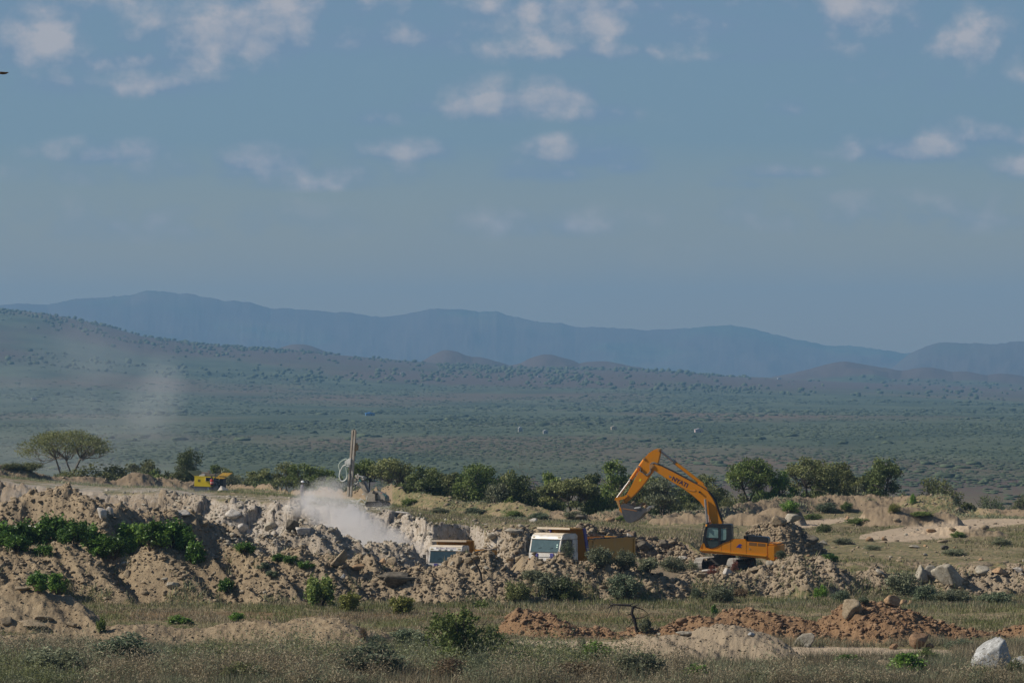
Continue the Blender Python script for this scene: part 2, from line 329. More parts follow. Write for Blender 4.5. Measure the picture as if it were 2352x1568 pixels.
        H = H + nn * out['cliff'] * ((cv - .5) * 1.15 + (cv2 - .5) * .42 - .35 * np.exp(-((f2 - f1) / .06) ** 2))
        H = H + nn * (m['rub'] + m['heap'] + m['spoil'] * sstep(600, 800, vx) * .6) * ((cv2 - .5) * .12 - .05 * np.exp(-((g2 - g1) / .08) ** 2))
        H = H + nn * m['red'] * (np.clip(.5 - g1, 0, 1)) * .28
    # --- the valley, the long ridge and the mountains
    far = D > 1000
    if far.any():
        ang = vx
        zr = CZ + (HZ - np.interp(ang, *FARRIDGE)) * 7500 / F
        up = sstep(3000, 7500, D) ** 1.6
        v = -25 + (zr + 25) * np.where(D < 7500, up, 1 - sstep(7500, 8600, D))
        v = v + (fbm(x * .0013, D * .0007, 4, 61) - .5) * 10 * sstep(1500, 4000, D)
        for (bx, by, bw, bD) in BUMPS:
            zt = CZ + (HZ - by) * bD / F + 34
            dx = (vx - bx) / bw; dy = (D - bD) / 700
            rr = np.sqrt(dx * dx + dy * dy); q = np.clip(1 - (np.sqrt(rr * rr + .05) - .22) * .5 + (fbm(x * .012, D * .004, 4, 93) - .5) * .3 * np.clip(rr * 1.5, 0, 1), 0, 1)
            v = np.maximum(v, -30 + zt * q ** 1.35)
        for ln, Dm, wd, s in ((MOUNT, 16000, 2800, 71), (MOUNT2, 13000, 1800, 83), (MOUNT3, 14400, 1200, 97)):
            zt = CZ + (HZ - np.interp(ang, *ln)) * Dm / F + 40
            q = np.clip(1 - np.abs(D - Dm) / wd, 0, 1)
            v = np.maximum(v, -40 + zt * q * (.75 + .25 * q) + (q > 0) * (fbm(x * .004, D * .002, 5, s, ridged=True) - .5) * 70 * q * (1 - q) * 3
                           + (q > 0) * (fbm(x * .010, D * .0008, 4, s + 2) - .5) * 16 * q * sstep(.8, 1, q) + (q > 0) * (fbm(x * .022 + s, D * .0004, 4, s + 5, ridged=True) - .6) * 8 * sstep(.86, 1, q))
        H = np.where(far, H * (1 - sstep(1000, 1100, D)) + v * sstep(1000, 1100, D), H)
    return H, out

def zat(x, D):
    v = x * F / D + CX
    return float(terrain(np.array([v]), np.array([D]))[0][0])
def ground_hit(vx, vy, D0=186.0, D1=520.0):         # where the ground shows along a line of sight
    D = np.arange(D0, D1, .1, dtype=np.float32)
    z, _ = terrain(np.full(D.shape, vx, np.float32), D)
    r = HZ + (CZ - z) * F / D
    k = np.argmax(r <= vy)
    if not (r <= vy).any(): k = len(D) - 1
    return float(D[k]), float(z[k])
def place(vx, vy, D0=186.0):
    D, z = ground_hit(vx, vy, D0); return Vector(((vx - CX) * D / F, D, z)), D

def build_ground():
    vx = np.concatenate([np.linspace(-3000, -700, 24), np.linspace(-680, -60, 70), np.linspace(-55, 2407, 1010), np.linspace(2412, 3030, 70), np.linspace(3050, 5300, 24)])
    D = np.concatenate([np.linspace(-80, 150, 12), np.linspace(155, 184, 12), np.arange(185, 200, .25), np.arange(200, 345, .17), np.arange(345, 410, .3), np.arange(410, 500, .5), 500 * (30000 / 500.) ** np.linspace(0, 1, 300)])
    n, k = len(vx), len(D)
    VX, DD = np.meshgrid(vx, D)
    Dc = np.maximum(DD, 150.0)
    Z, m = terrain(VX, Dc)
    X = (VX - CX) * Dc / F
    row = HZ + (CZ - Z) * F / Dc
    a1 = np.zeros(Z.shape + (4,), np.float32); a2 = np.zeros(Z.shape + (4,), np.float32)
    bn = fbm(X * .12, DD * .1, 4, 131); bn2 = fbm(X * .5, DD * .4, 4, 137)
    # grass cover
    gr = np.clip(1 - m['pile'] * 1.2 - m['cliff'] * 1.5, 0, 1)
    gr = gr * (1 - .55 * np.clip(m['plat'], 0, 1) * (1 - sstep(700, 1050, VX))) 
    gr = gr * (.45 + .9 * sstep(.35, .6, bn2))
    gr = np.maximum(gr, .6 * m['far'] * sstep(.5, .62, bn) * (VX > 900))
    foot = np.clip((row - np.interp(VX, [0, 560, 1200, 2352], [1335, 1340, 1325, 1335])) / 40, 0, 1)
    gr = np.maximum(gr, m['spoil'] * (.25 + .75 * foot) * sstep(.42, .6, bn2) * np.interp(VX, [0, 500, 700, 1200, 2352], [.5, .6, .9, 1, .9]))
    gr = np.where((VX > 1860) & (DD < 214), gr * (.15 + .85 * sstep(.45, .62, bn)), gr)
    gr = np.where((DD > 270) & (DD < 300) & (VX < 1640), gr * .15, gr)
    # pale tracks of packed sand
    def track(pts, half, lo, hi):
        p = np.array(pts, float); c = np.interp(VX, p[:, 0], p[:, 1]); h = np.interp(VX, p[:, 0], p[:, 2]) if p.shape[1] > 2 else half
        return (1 - sstep(.7, 1.15, np.abs(row - c + (bn2 - .5) * 8) / h)) * (VX > lo) * (VX < hi) * (DD < 420)
    sand = track([(1110,1478,10),(1250,1481,12),(1420,1480,8)], 12, 1105, 1440) * (1 - m['red'])
    sand = np.maximum(sand, track([(1790,1492,14),(2000,1499,14),(2150,1502,12)], 13, 1780, 2190) * (1 - m['red']) * (1 - m['fr']))
    sand = np.maximum(sand, track([(1820,1207,10),(1900,1198,9),(1975,1189,4)], 9, 1815, 1985))
    sand = np.maximum(sand, track([(1985,1232,6),(2060,1228,18),(2170,1218,22),(2230,1204,14),(2352,1196,9),(2500,1190,9)], 15, 1975, 2600))
    sand = np.maximum(sand, track([(1720,1375),(1900,1373)], 4, 1700, 1920) * .7)
    gr = gr * (1 - sand)
    bare = (1 - sstep(.6, 1.2, np.abs(row - (1414 + (VX - 600) * .004)) / 12)) * (VX > 230) * (VX < 1560) * (DD > 215) * (DD < 262) * (1 - m['pile'])
    gr = np.where(DD > 1500, np.maximum(sstep(7300, 7800, DD) * (DD < 10000), np.maximum(sstep(4800, 6200, DD), sstep(4300, 5600, DD) * (VX < 1500))) * sstep(.3, .58, fbm(X * .0022, DD * .0012, 4, 151)) * .95, gr)
    gr = np.where((DD > 7600) & (DD < 10000), 1.0, gr)
    a1[..., 0] = gr; a1[..., 1] = np.clip(m['red'] + bare * .35, 0, 1)
    a1[..., 2] = np.clip(m['cliff'] * np.interp(VX, [0, 380, 520, 1090, 1130], [.15, .35, 1, 1, .45]) + m['rub'] * sstep(440, 660, VX) * .55 + m['plat'] * (1 - sstep(700, 1050, VX)) * .6 * (DD < 355) + m['spoil'] * sstep(1600, 1900, VX) * .15 + (DD > 262) * (DD < 325) * (VX < 1150) * (1 - m['pile']) * .7, 0, 1)
    a1[..., 3] = np.clip(sand, 0, 1)
    a2[..., 0] = np.clip(m['bank2'] * 0 + m['cliff'] * np.interp(VX, [0, 300, 480, 1300, 1360], [.45, .35, 0, 0, .9]) + m['heap'] * .35 + (m['far'] + m['bank2']) * .35, 0, 1)     # dark brown rock, plus dusty shade painted into the left cliff
    a2[..., 1] = sstep(900, 1500, DD)                                                               # valley
    a2[..., 2] = bare
    a2[..., 3] = np.clip(m['fr'] + m['spoil'] * sstep(560, 760, VX) * .6 + m['rub'] * .35, 0, 1)
    idx = np.arange(n * k).reshape(k, n)
    Fc = np.stack([idx[:-1, :-1], idx[:-1, 1:], idx[1:, 1:], idx[1:, :-1]], -1).reshape(-1, 4)
    V = np.stack([X, DD, Z], -1).reshape(-1, 3)
    me = np_mesh('ground', V, Fc, ground_material(), True, {'zone': a1.reshape(-1, 4), 'zone2': a2.reshape(-1, 4)})
    o = link('ground', me); setp(o, kind='structure'); return o

def ground_material():
    m, nt, b, out = mat_base('quarry_soil'); N = nt.nodes; L = nt.links
    b.inputs['Roughness'].default_value = .95; b.inputs['Specular IOR Level'].default_value = .15
    def attr(n):
        a = N.new('ShaderNodeVertexColor'); a.layer_name = n; s = N.new('ShaderNodeSeparateColor'); L.new(a.outputs[0], s.inputs[0]); return s.outputs[0], s.outputs[1], s.outputs[2], a.outputs[1]
    grass, red, white, sand = attr('zone'); dark, valley, bare, grey = attr('zone2')
    n1 = add_noise(nt, .35, 6, .6); n2 = add_noise(nt, 2.2, 6, .65); n3 = add_noise(nt, 9.0, 4, .7); nv = add_noise(nt, .012, 8, .62, stretch=(1, .45, 1)); nv2 = add_noise(nt, .0016, 5, .55, stretch=(1, .5, 1))
    def mt(op, a, c, cl=True):
        n = N.new('ShaderNodeMath'); n.operation = op; n.use_clamp = cl
        for i, v in enumerate((a, c)):
            if isinstance(v, (int, float)): n.inputs[i].default_value = v
            else: L.new(v, n.inputs[i])
        return n.outputs[0]
    tan = mixc(nt, ramp(nt, n1, [(.35, (0, 0, 0)), (.65, (1, 1, 1))]), (.235, .177, .11), (.305, .234, .147))
    tan = mixc(nt, ramp(nt, n2, [(.4, (0, 0, 0)), (.68, (1, 1, 1))]), tan, (.185, .135, .082))
    tan = mixc(nt, ramp(nt, n3, [(.55, (0, 0, 0)), (.75, (1, 1, 1))]), tan, (.40, .32, .21))
    greyt = mixc(nt, n2, (.25, .20, .14), (.33, .26, .185)); tan = mixc(nt, mt('MULTIPLY', grey, .7), tan, greyt)
    redc = mixc(nt, ramp(nt, n2, [(.35, (0, 0, 0)), (.65, (1, 1, 1))]), (.155, .09, .047), (.245, .152, .083))
    c = mixc(nt, red, tan, redc)
    wh = mixc(nt, ramp(nt, n2, [(.38, (0, 0, 0)), (.62, (1, 1, 1))]), (.26, .21, .155), (.41, .36, .30))
    wh = mixc(nt, ramp(nt, n3, [(.5, (0, 0, 0)), (.7, (1, 1, 1))]), wh, (.49, .44, .385))
    c = mixc(nt, white, c, wh)
    dk = mixc(nt, ramp(nt, n2, [(.38, (0, 0, 0)), (.66, (1, 1, 1))]), (.10, .068, .045), (.30, .22, .15))
    c = mixc(nt, dark, c, dk)
    c = mixc(nt, sand, c, mixc(nt, n2, (.36, .275, .185), (.43, .335, .235)))
    gcol = mixc(nt, ramp(nt, n1, [(.38, (0, 0, 0)), (.62, (1, 1, 1))]), (.165, .135, .066), (.255, .195, .108))
    gcol = mixc(nt, ramp(nt, n2, [(.45, (0, 0, 0)), (.6, (1, 1, 1))]), gcol, (.11, .115, .052))
    gcol = mixc(nt, mt('MULTIPLY', bare, .75), gcol, (.17, .105, .055))
    gf = ramp(nt, mt('ADD', grass, mt('MULTIPLY', mt('SUBTRACT', n2, .5, False), .9, False)), [(.3, (0, 0, 0)), (.6, (1, 1, 1))])
    c = mixc(nt, gf, c, gcol)
    vc = mixc(nt, ramp(nt, nv, [(.40, (0, 0, 0)), (.62, (1, 1, 1))]), (.045, .062, .037), (.088, .105, .062))
    vc = mixc(nt, ramp(nt, nv2, [(.5, (0, 0, 0)), (.62, (1, 1, 1))]), vc, (.12, .088, .06))
    vc = mixc(nt, grass, vc, (.088, .062, .05))
    c = mixc(nt, valley, c, vc)
    L.new(c, b.inputs['Base Color'])
    hb = mt('ADD', n3, mt('MULTIPLY', n2, 1.5, False), False)
    bump(nt, b, hb, .55, .12)
    return m
build_ground()
# ---------------------------------------------------------------- the air between
def build_haze():
    bm = bmesh.new(); bmesh.ops.create_cube(bm, size=1.0)
    me = bpy.data.meshes.new('haze'); bm.to_mesh(me); bm.free()
    o = link('haze', me); setp(o, kind='stuff')
    o.scale = (60000, 22500, 500); o.location = (0, 9700, 500 / 2 - 75)
    m = bpy.data.materials.new('haze_air'); m.use_nodes = True; nt = m.node_tree; nt.nodes.clear()
    out = nt.nodes.new('ShaderNodeOutputMaterial'); v = nt.nodes.new('ShaderNodeVolumePrincipled'); nt.links.new(v.outputs[0], out.inputs[1])
    v.inputs['Color'].default_value = (.245, .465, .715, 1); v.inputs['Density'].default_value = HAZE; v.inputs['Anisotropy'].default_value = 0.0
    me.materials.append(m)
HAZE = 0.88e-4
build_haze()
# ---------------------------------------------------------------- plants
def leaf_mat(name, dark, light, rough=.65, trans=.25):
    m, nt, b, out = mat_base(name); N = nt.nodes; L = nt.links
    a = N.new('ShaderNodeVertexColor'); a.layer_name = 'tint'; s = N.new('ShaderNodeSeparateColor'); L.new(a.outputs[0], s.inputs[0])
    oi = N.new('ShaderNodeObjectInfo')
    c = mixc(nt, s.outputs[0], dark, light)
    h = N.new('ShaderNodeHueSaturation'); L.new(c, h.inputs['Color'])
    mr = N.new('ShaderNodeMapRange'); mr.inputs[3].default_value = .75; mr.inputs[4].default_value = 1.25; L.new(oi.outputs['Random'], mr.inputs[0]); L.new(mr.outputs[0], h.inputs['Value'])
    b.inputs['Roughness'].default_value = rough; b.inputs['Specular IOR Level'].default_value = .3
    L.new(h.outputs[0], b.inputs['Base Color'])
    t = N.new('ShaderNodeBsdfTranslucent'); L.new(h.outputs[0], t.inputs[0])
    ms = N.new('ShaderNodeMixShader'); ms.inputs[0].default_value = trans
    L.new(b.outputs[0], ms.inputs[1]); L.new(t.outputs[0], ms.inputs[2]); L.new(ms.outputs[0], out.inputs[0])
    return m
LEAF = {
 'olive': leaf_mat('olive_leaves', (0.102, 0.118, 0.042), (0.234, 0.240, 0.090)),
 'green': leaf_mat('green_leaves', (0.076, 0.120, 0.031), (0.230, 0.274, 0.070)),
 'dark': leaf_mat('dark_leaves', (0.055, 0.081, 0.028), (0.165, 0.190, 0.061)),
 'grey': leaf_mat('grey_green_leaves', (.115, .13, .075), (.29, .30, .175)),
 'blue': leaf_mat('blue_green_leaves', (0.071, 0.094, 0.052), (0.190, 0.224, 0.132)),
 'bright': leaf_mat('bright_green_leaves', (0.061, 0.131, 0.021), (0.228, 0.350, 0.061), .4),
 'castor': leaf_mat('glossy_green_leaves', (0.038, 0.091, 0.018), (0.149, 0.254, 0.045), .38),
 'yellow': leaf_mat('yellow_green_leaves', (0.131, 0.149, 0.032), (0.298, 0.289, 0.070)),
 'brown': leaf_mat('brown_leaves', (0.105, 0.070, 0.038), (0.263, 0.184, 0.105)),
 'red': leaf_mat('red_brown_leaves', (0.088, 0.032, 0.021), (0.280, 0.096, 0.061)),
 'dry': leaf_mat('dry_stems', (.17, .138, .085), (.36, .295, .185)),
}
BARK = simple('bark', (.085, .065, .048), .9, dirt=(.16, .13, .105), scale=6)
BARK_PALE = simple('pale_bark', (.20, .17, .135), .9, dirt=(.11, .085, .065), scale=6)
TWIG_GREY = simple('bare_twigs', (.17, .145, .125), .9, dirt=(.09, .07, .06), scale=6)

def tubes(paths, sides=5):
    """paths: list of (points, radii); one mesh of tapered tubes"""
    V = []; Q = []; base = 0
    for pts, rad in paths:
        pts = [Vector(p) for p in pts]
        for i, p in enumerate(pts):
            d = (pts[min(i + 1, len(pts) - 1)] - pts[max(i - 1, 0)]).normalized()
            u = d.orthogonal().normalized(); v = d.cross(u)
            for k in range(sides):
                a = 2 * PI * k / sides
                q = p + (u * math.cos(a) + v * math.sin(a)) * rad[i]; V.append(q[:])
        for i in range(len(pts) - 1):
            for k in range(sides):
                a0 = base + i * sides + k; a1 = base + i * sides + (k + 1) % sides
                Q.append((a0, a1, a1 + sides, a0 + sides))
        for k in range(1, sides - 1): pass
        base += len(pts) * sides
    return np.array(V), np.array(Q)
def leaf_quads(C, size, rng, flat=0.0, aspect=1.6):
    """two-sided leaf sprigs (quads) at the points C"""
    n = len(C)
    u = rng.normal(size=(n, 3)); u[:, 2] *= (1 - flat); u /= np.linalg.norm(u, axis=1, keepdims=True)
    w = rng.normal(size=(n, 3)); w[:, 2] *= (1 - flat * .5); v = w - (w * u).sum(1, keepdims=True) * u; v /= np.linalg.norm(v, axis=1, keepdims=True)
    s = (size * rng.uniform(.55, 1.35, n))[:, None]
    u = u * s * aspect * .5; v = v * s * .5
    V = np.stack([C - u, C + v * .8 - u * .1, C + u, C - v * .8 - u * .1], 1).reshape(-1, 3)
    Fc = np.arange(4 * n).reshape(n, 4)
    return V, Fc
def crown_clusters(kind, rng, Wd, H):
    cl = []
    if kind == 'umbrella':
        n = 40
        for i in range(n):
            a = i * 2.39996 + rng.normal() * .25; r = math.sqrt((i + .5) / n) * .5 * Wd * .93
            z = H * (.93 - .24 * (r / (.5 * Wd)) ** 2.2 - abs(rng.normal(0, .16))); cl.append((r * math.cos(a), r * math.sin(a), z, Wd * rng.uniform(.09, .15), H * rng.uniform(.05, .085)))
    elif kind == 'round':
        n = 34
        for i in range(n):
            d = rng.normal(size=3); d /= np.linalg.norm(d); q = rng.uniform(.25, .92) ** .6
            z = H * (.54 + .42 * d[2] * q); k = .62 + .38 * sstep(0, .5, np.array(z / H)); cl.append((d[0] * q * Wd * .46 * float(k), d[1] * q * Wd * .46 * float(k), max(z, H * .1), Wd * rng.uniform(.09, .16), H * rng.uniform(.07, .12)))
    elif kind == 'upright':
        n = 24
        for i in range(n):
            z = H * rng.uniform(.28, .95); r = Wd * .42 * math.sin(PI * min(1, (z / H) * .8 + .12)) * math.sqrt(rng.uniform(.1, 1)); a = rng.uniform(0, 2 * PI)
            cl.append((r * math.cos(a), r * math.sin(a), z, Wd * rng.uniform(.1, .17), H * rng.uniform(.06, .1)))
    elif kind == 'low':
        n = 26
        for i in range(n):
            a = rng.uniform(0, 2 * PI); r = math.sqrt(rng.uniform(0, 1)) * .45 * Wd
            z = H * rng.uniform(.2, .9) * (1 - .5 * (r / (.5 * Wd)) ** 2); cl.append((r * math.cos(a), r * math.sin(a), z, Wd * rng.uniform(.09, .16), H * rng.uniform(.1, .18)))
    return cl
def tree_meshes(kind, seed, Wd, H, nleaf, leaf, lmat, bark, twigs=True, gap=.0):
    rng = np.random.default_rng(seed); cl = crown_clusters(kind, rng, Wd, H)
    paths = []; nt = {'umbrella': 3, 'round': 3, 'upright': 2, 'low': 4}[kind]
    mains = []
    for t in range(nt):
        a = 2 * PI * t / nt + rng.uniform(-.6, .6); hz = H * (.45 if kind != 'low' else .3)
        sp = Wd * {'umbrella': .16, 'round': .12, 'upright': .05, 'low': .15}[kind]
        p0 = np.array([.04 * Wd * math.cos(a), .04 * Wd * math.sin(a), -.25]); p2 = np.array([sp * math.cos(a), sp * math.sin(a), hz])
        p1 = (p0 + p2) / 2 + rng.normal(size=3) * .05 * H
        r0 = .028 * H * rng.uniform(.7, 1.2)
        paths.append(([p0, p1, p2], [r0, r0 * .8, r0 * .6])); mains.append((p2, r0 * .6))
    for c in cl:
        c0 = np.array(c[:3]); j = int(np.argmin([np.linalg.norm((m[0] - c0) * [1, 1, .6]) for m in mains])); p, r = mains[j]
        mid = (p + c0) / 2 + rng.normal(size=3) * .05 * H - [0, 0, .03 * H]
        paths.append(([p, mid, c0], [r * .7, r * .45, r * .15]))
        if twigs:
            for q in range(3):
                e = c0 + rng.normal(size=3) * [c[3], c[3], c[4]]; paths.append(([mid, (mid + e) / 2 + rng.normal(size=3) * .02 * H, e], [r * .3, r * .2, r * .08]))
    V, Q = tubes(paths, 4); trunk = np_mesh('trunk', V, Q, bark, True)
    per = nleaf // len(cl); C = []; T = []
    for c in cl:
        if rng.uniform() < gap: continue
        d = rng.normal(size=(per, 3)); d /= np.linalg.norm(d, axis=1, keepdims=True); q = rng.uniform(.0, 1, per) ** .45
        d = d * q[:, None] * [c[3] * 1.25, c[3] * 1.25, c[4] * 1.3]
        C.append(d + c[:3]); T.append(np.clip(rng.normal(rng.uniform(.2, .8), .2, per), 0, 1))
    C = np.vstack(C); T = np.concatenate(T)
    V, Q = leaf_quads(C, leaf, rng, .45 if kind == 'umbrella' else .2)
    crown = np_mesh('crown', V, Q, LEAF[lmat], False, {'tint': np.repeat(np.stack([T, T, T], 1), 4, 0)})
    return trunk, crown
def bare_tree_mesh(seed, H, Wd, n=14, mat=None, depth=3, r0=.06):
    rng = np.random.default_rng(seed); paths = []
    def grow(p, d, L, r, lv):
        pts = [p]; q = p; dd = d
        for i in range(4):
            dd = dd + rng.normal(size=3) * .22; dd /= np.linalg.norm(dd); q = q + dd * L / 4; pts.append(q)
        paths.append((pts, [r * (1 - .16 * i) for i in range(5)]))
        if lv > 0:
            for k in range(3 if lv > 1 else 4):
                b = pts[rng.integers(2, 5)]; nd = dd * .6 + rng.normal(size=3) * [.75, .75, .5]; nd[2] += .15; nd /= np.linalg.norm(nd); grow(b, nd, L * rng.uniform(.5, .75), r * .5, lv - 1)
    for t in range(2):
        grow(np.array([0, 0, -.2]), np.array([rng.normal() * .25 * Wd / H, rng.normal() * .2, 1.]), H * .55, r0, depth)
    V, Q = tubes(paths, 4); return np_mesh('branches', V, Q, mat or TWIG_GREY, True)

# ---- trees along the far bank
def D_far(vx): return float(ev(FARB, np.array([vx]))[1][0])
TREE_KINDS = {}
def tree(vx, top, wpx, kind, lmat, label, back=10, seed=0, group='trees along the far bank', D=None, bark=None, nleaf=None, leaf=.155, name='acacia_tree', cat='tree', gap=0.0):
    D = D or D_far(vx) + back; x = (vx - CX) * D / F; z = zat(x, D) - .1
    H = CZ + (HZ - top) * D / F - z; Wd = wpx * D / F
    t = thing(name, label, cat, (x, D, z), random.Random(seed).uniform(0, 6.28) if kind != 'umbrella' else 0, group)
    tr, cr = tree_meshes(kind, seed, Wd, H, nleaf or int(4200 * max(.6, min(1.6, Wd * H / 22))), leaf, lmat, bark or BARK, gap=gap)
    link('trunk', tr, t); link('crown', cr, t); return t
tree(152, 981, 208, 'umbrella', 'olive', 'wide umbrella acacia with pale forked trunks, alone at the far left', 14, 1, bark=BARK_PALE, nleaf=11000, leaf=.13)
tree(435, 1030, 78, 'round', 'dark', 'dark dense round tree behind the yellow compressor', 10, 2, name='bush_tree')
tree(655, 1060, 74, 'upright', 'olive', 'thin feathery tree left of the drilling mast, behind the helmeted person', 14, 3, leaf=.15, gap=.2)
tree(708, 1060, 115, 'round', 'green', 'bright green round tree directly behind the drill dust', 10, 4)
tree(775, 1086, 70, 'low', 'green', 'low green bushy tree just left of the drilling mast', 9, 5)
tree(838, 1050, 70, 'umbrella', 'green', 'flat topped green acacia immediately right of the drilling mast', 12, 6)
tree(898, 1046, 98, 'umbrella', 'olive', 'brownish flat topped acacia above the drill rig body', 16, 7, nleaf=2600)
tree(972, 1068, 118, 'round', 'dark', 'dense dark green round tree right of the drill rig', 8, 8, nleaf=6800)
tree(1090, 1052, 135, 'round', 'green', 'tall broad green tree between the drill rig and the bare tree', 14, 9, nleaf=6800)
tree(1145, 1096, 90, 'low', 'grey', 'low grey green thorn tree at the foot of the broad green tree', 7, 10)
tree(1208, 1082, 120, 'round', 'dark', 'dark green tree standing under the bare grey branches', 9, 11)
tree(1310, 1093, 140, 'umbrella', 'olive', 'rounded umbrella thorn tree left of the excavator arm', 8, 12, nleaf=7200, leaf=.17)
tree(1410, 1059, 88, 'upright', 'green', 'tall green tree rising behind the excavator arm', 18, 13)
tree(1468, 1085, 100, 'round', 'olive', 'hazy olive tree seen under the raised excavator boom', 24, 14)
tree(1522, 1098, 90, 'upright', 'grey', 'grey green tree with two thin trunks under the boom', 12, 15)
tree(1570, 1100, 85, 'round', 'dark', 'dark tree behind the middle of the excavator boom', 18, 16)
tree(1628, 1083, 100, 'round', 'olive', 'broad olive tree just right of the excavator boom', 16, 17)
tree(1722, 1047, 108, 'umbrella', 'green', 'tall green acacia with one visible trunk right of the boom', 12, 18, nleaf=6200)
tree(1793, 1079, 66, 'upright', 'bright', 'small light green leafy tree between two tall trees', 8, 19)
tree(1868, 1044, 132, 'umbrella', 'olive', 'tallest broad dark trunked tree on the right bank', 9, 20, nleaf=7200)
tree(1935, 1066, 80, 'upright', 'olive', 'thin leaved olive tree between the broad tree and the lone round tree', 12, 21)
tree(2026, 1044, 88, 'round', 'dark', 'lone dark round tree with two trunks at the right end of the row', 8, 22, nleaf=5600)
tree(2148, 1096, 130, 'low', 'olive', 'low spreading thorn tree behind the right end of the bank', 10, 23, nleaf=3000)
tree(2296, 1118, 120, 'round', 'dark', 'hazy dark tree farther down the slope at the right edge', 0, 24, D=640)
tree(2215, 1152, 60, 'low', 'olive', 'small olive bush tree at the dip in the right bank', 8, 25)
tree(2345, 1130, 60, 'round', 'olive', 'hazy olive tree cut by the right edge of the picture', 0, 26, D=600)
def bare(vx, top, wpx, D, seed, label, name='bare_tree', base=None, n=3, r0=.06):
    x = (vx - CX) * D / F; z = zat(x, D) - .1; H = CZ + (HZ - top) * D / F - z
    t = thing(name, label, 'tree', (x, D, z)); link('branches', bare_tree_mesh(seed, H, wpx * D / F, depth=n, r0=r0), t); return t
bare(1225, 1046, 80, 398, 51, 'leafless grey tree with fine twigs standing above the dark green trees')
bare(1195, 1062, 50, 396, 55, 'shorter leafless grey tree left of the taller bare one')
bare(2160, 1090, 60, 409, 57, 'bare crooked branches sticking out of the low thorn tree on the right')
UNDER = [(232,1058,120),(300,1062,105),(352,1072,80),(395,1078,70),(510,1072,90),(560,1086,80),(607,1090,70),(480,1085,60),(742,1098,60),(812,1098,60),(1030,1098,80),(1268,1120,70),(1375,1118,80),(1432,1112,70),(1655,1122,75),(1702,1124,60),(1755,1118,70),(1822,1112,70),(1898,1108,75),(1972,1108,70),(2070,1125,50),(1225,1138,60),(1415,1145,60),(1535,1145,70),(1000,1122,60),(1060,1120,70),(1110,1128,60),(1165,1132,60),(1270,1142,60),(1340,1146,60),(1388,1152,50),(1465,1148,60),(1500,1150,50),(1580,1146,60),(1615,1136,60),(1672,1128,50),(1740,1128,50),(1790,1126,50),(1850,1122,50),(2010,1116,50),(160,1075,70),(420,1086,60),(530,1096,50),(690,1102,60),(880,1100,60),(930,1108,60)]
_u = []
for sd_ in range(5):
    h = thing('thorn_bush', '', 'bush'); tr, cr = tree_meshes('low', 200 + sd_, 4.2, 2.6, 1500, .19, ['olive', 'dark', 'green', 'olive', 'grey'][sd_], BARK); link('stems', tr, h); link('foliage', cr, h); _u.append(h)
_used = set()
for i, (vx, top, wpx) in enumerate(UNDER):
    D = D_far(vx) + 7 + (i * 7) % 9; x = (vx - CX) * D / F; z = zat(x, D) - .1
    H = CZ + (HZ - top) * D / F - z; s = (wpx * D / F / 4.2, wpx * D / F / 4.2, max(.3, H / 2.6)); src = _u[i % 5]
    lab = 'low olive thorn bush filling the row of trees on the far bank'
    if i % 5 not in _used:
        _used.add(i % 5); src.location = (x, D, z); src.scale = s; src['label'] = lab; src['group'] = 'thorn bushes between the far trees'
    else: dup(src, (x, D, z), i * 1.3, s, lab, 'thorn bushes between the far trees')

SECOND = [(600,1076,78),(745,1080,84),(930,1070,80),(1035,1078,84),(1165,1080,80),(1262,1086,80),(1365,1084,84),(1498,1088,84),(1605,1090,76),(1762,1078,70),(1902,1076,76),(1978,1086,70),(330,1056,90),(505,1068,80)]
_s = []
for i, (vx, top, wpx) in enumerate(SECOND):
    D = D_far(vx) + 26 + (i * 11) % 17; x = (vx - CX) * D / F; z = zat(x, D) - .1; H = CZ + (HZ - top) * D / F - z; Wd = wpx * D / F
    lab = 'hazier tree of the second row, showing between the nearer trees on the far bank'; grp = 'second row of trees behind the far bank'
    if i < 4: _s.append((tree(vx, top, wpx, ['round', 'upright', 'round', 'umbrella'][i], ['olive', 'green', 'dark', 'olive'][i], lab, 26 + (i * 11) % 17, 90 + i, grp, nleaf=4200, leaf=.18), H, Wd))
    else:
        o, H0, W0 = _s[i % 4]; dup(o, (x, D, z), i * 1.7, (Wd / W0, Wd / W0, H / H0), lab, grp)

# ---- shrubs and leafy plants of the quarry
def shrub_meshes(seed, style):
    rng = np.random.default_rng(seed); P = dict(shrub=(3200, .062, 40), weed=(2400, .10, 30), thin=(1100, .05, 22), tuft=(700, .07, 14))[style]
    n, leaf, k = P; cl = []; paths = []
    for i in range(k):
        a = rng.uniform(0, 2 * PI); r = math.sqrt(rng.uniform(0, 1)) * .42; z = rng.uniform(.25, .92) * (1 - .45 * (r / .5) ** 2)
        c = np.array([r * math.cos(a), r * math.sin(a), z]); cl.append(c)
        paths.append(([np.array([c[0] * .15, c[1] * .15, -.12]), c * [.6, .6, .55], c * [1.08, 1.08, 1.2]], [.014, .009, .003]))
        if style == 'thin':
            for q in range(2):
                e = c + rng.normal(size=3) * .14; e[2] = abs(e[2]) + .05; paths.append(([c * .6, e], [.008, .003]))
    V, Q = tubes(paths, 4); per = n // k; C = []; T = []
    for c in cl:
        d = rng.normal(size=(per, 3)) * [.07, .07, .085]; C.append(c + d); T.append(np.clip(rng.normal(rng.uniform(.2, .8), .22, per), 0, 1))
    C = np.vstack(C); T = np.concatenate(T); C[:, 2] = np.maximum(C[:, 2], .02)
    VL, QL = leaf_quads(C, leaf * (.8 if style != 'weed' else .75), rng, .1, 2.4 if style in ('tuft', 'thin') else 1.5)
    return (V, Q), (VL, QL, np.repeat(np.stack([T, T, T], 1), 4, 0))
_SH = {}
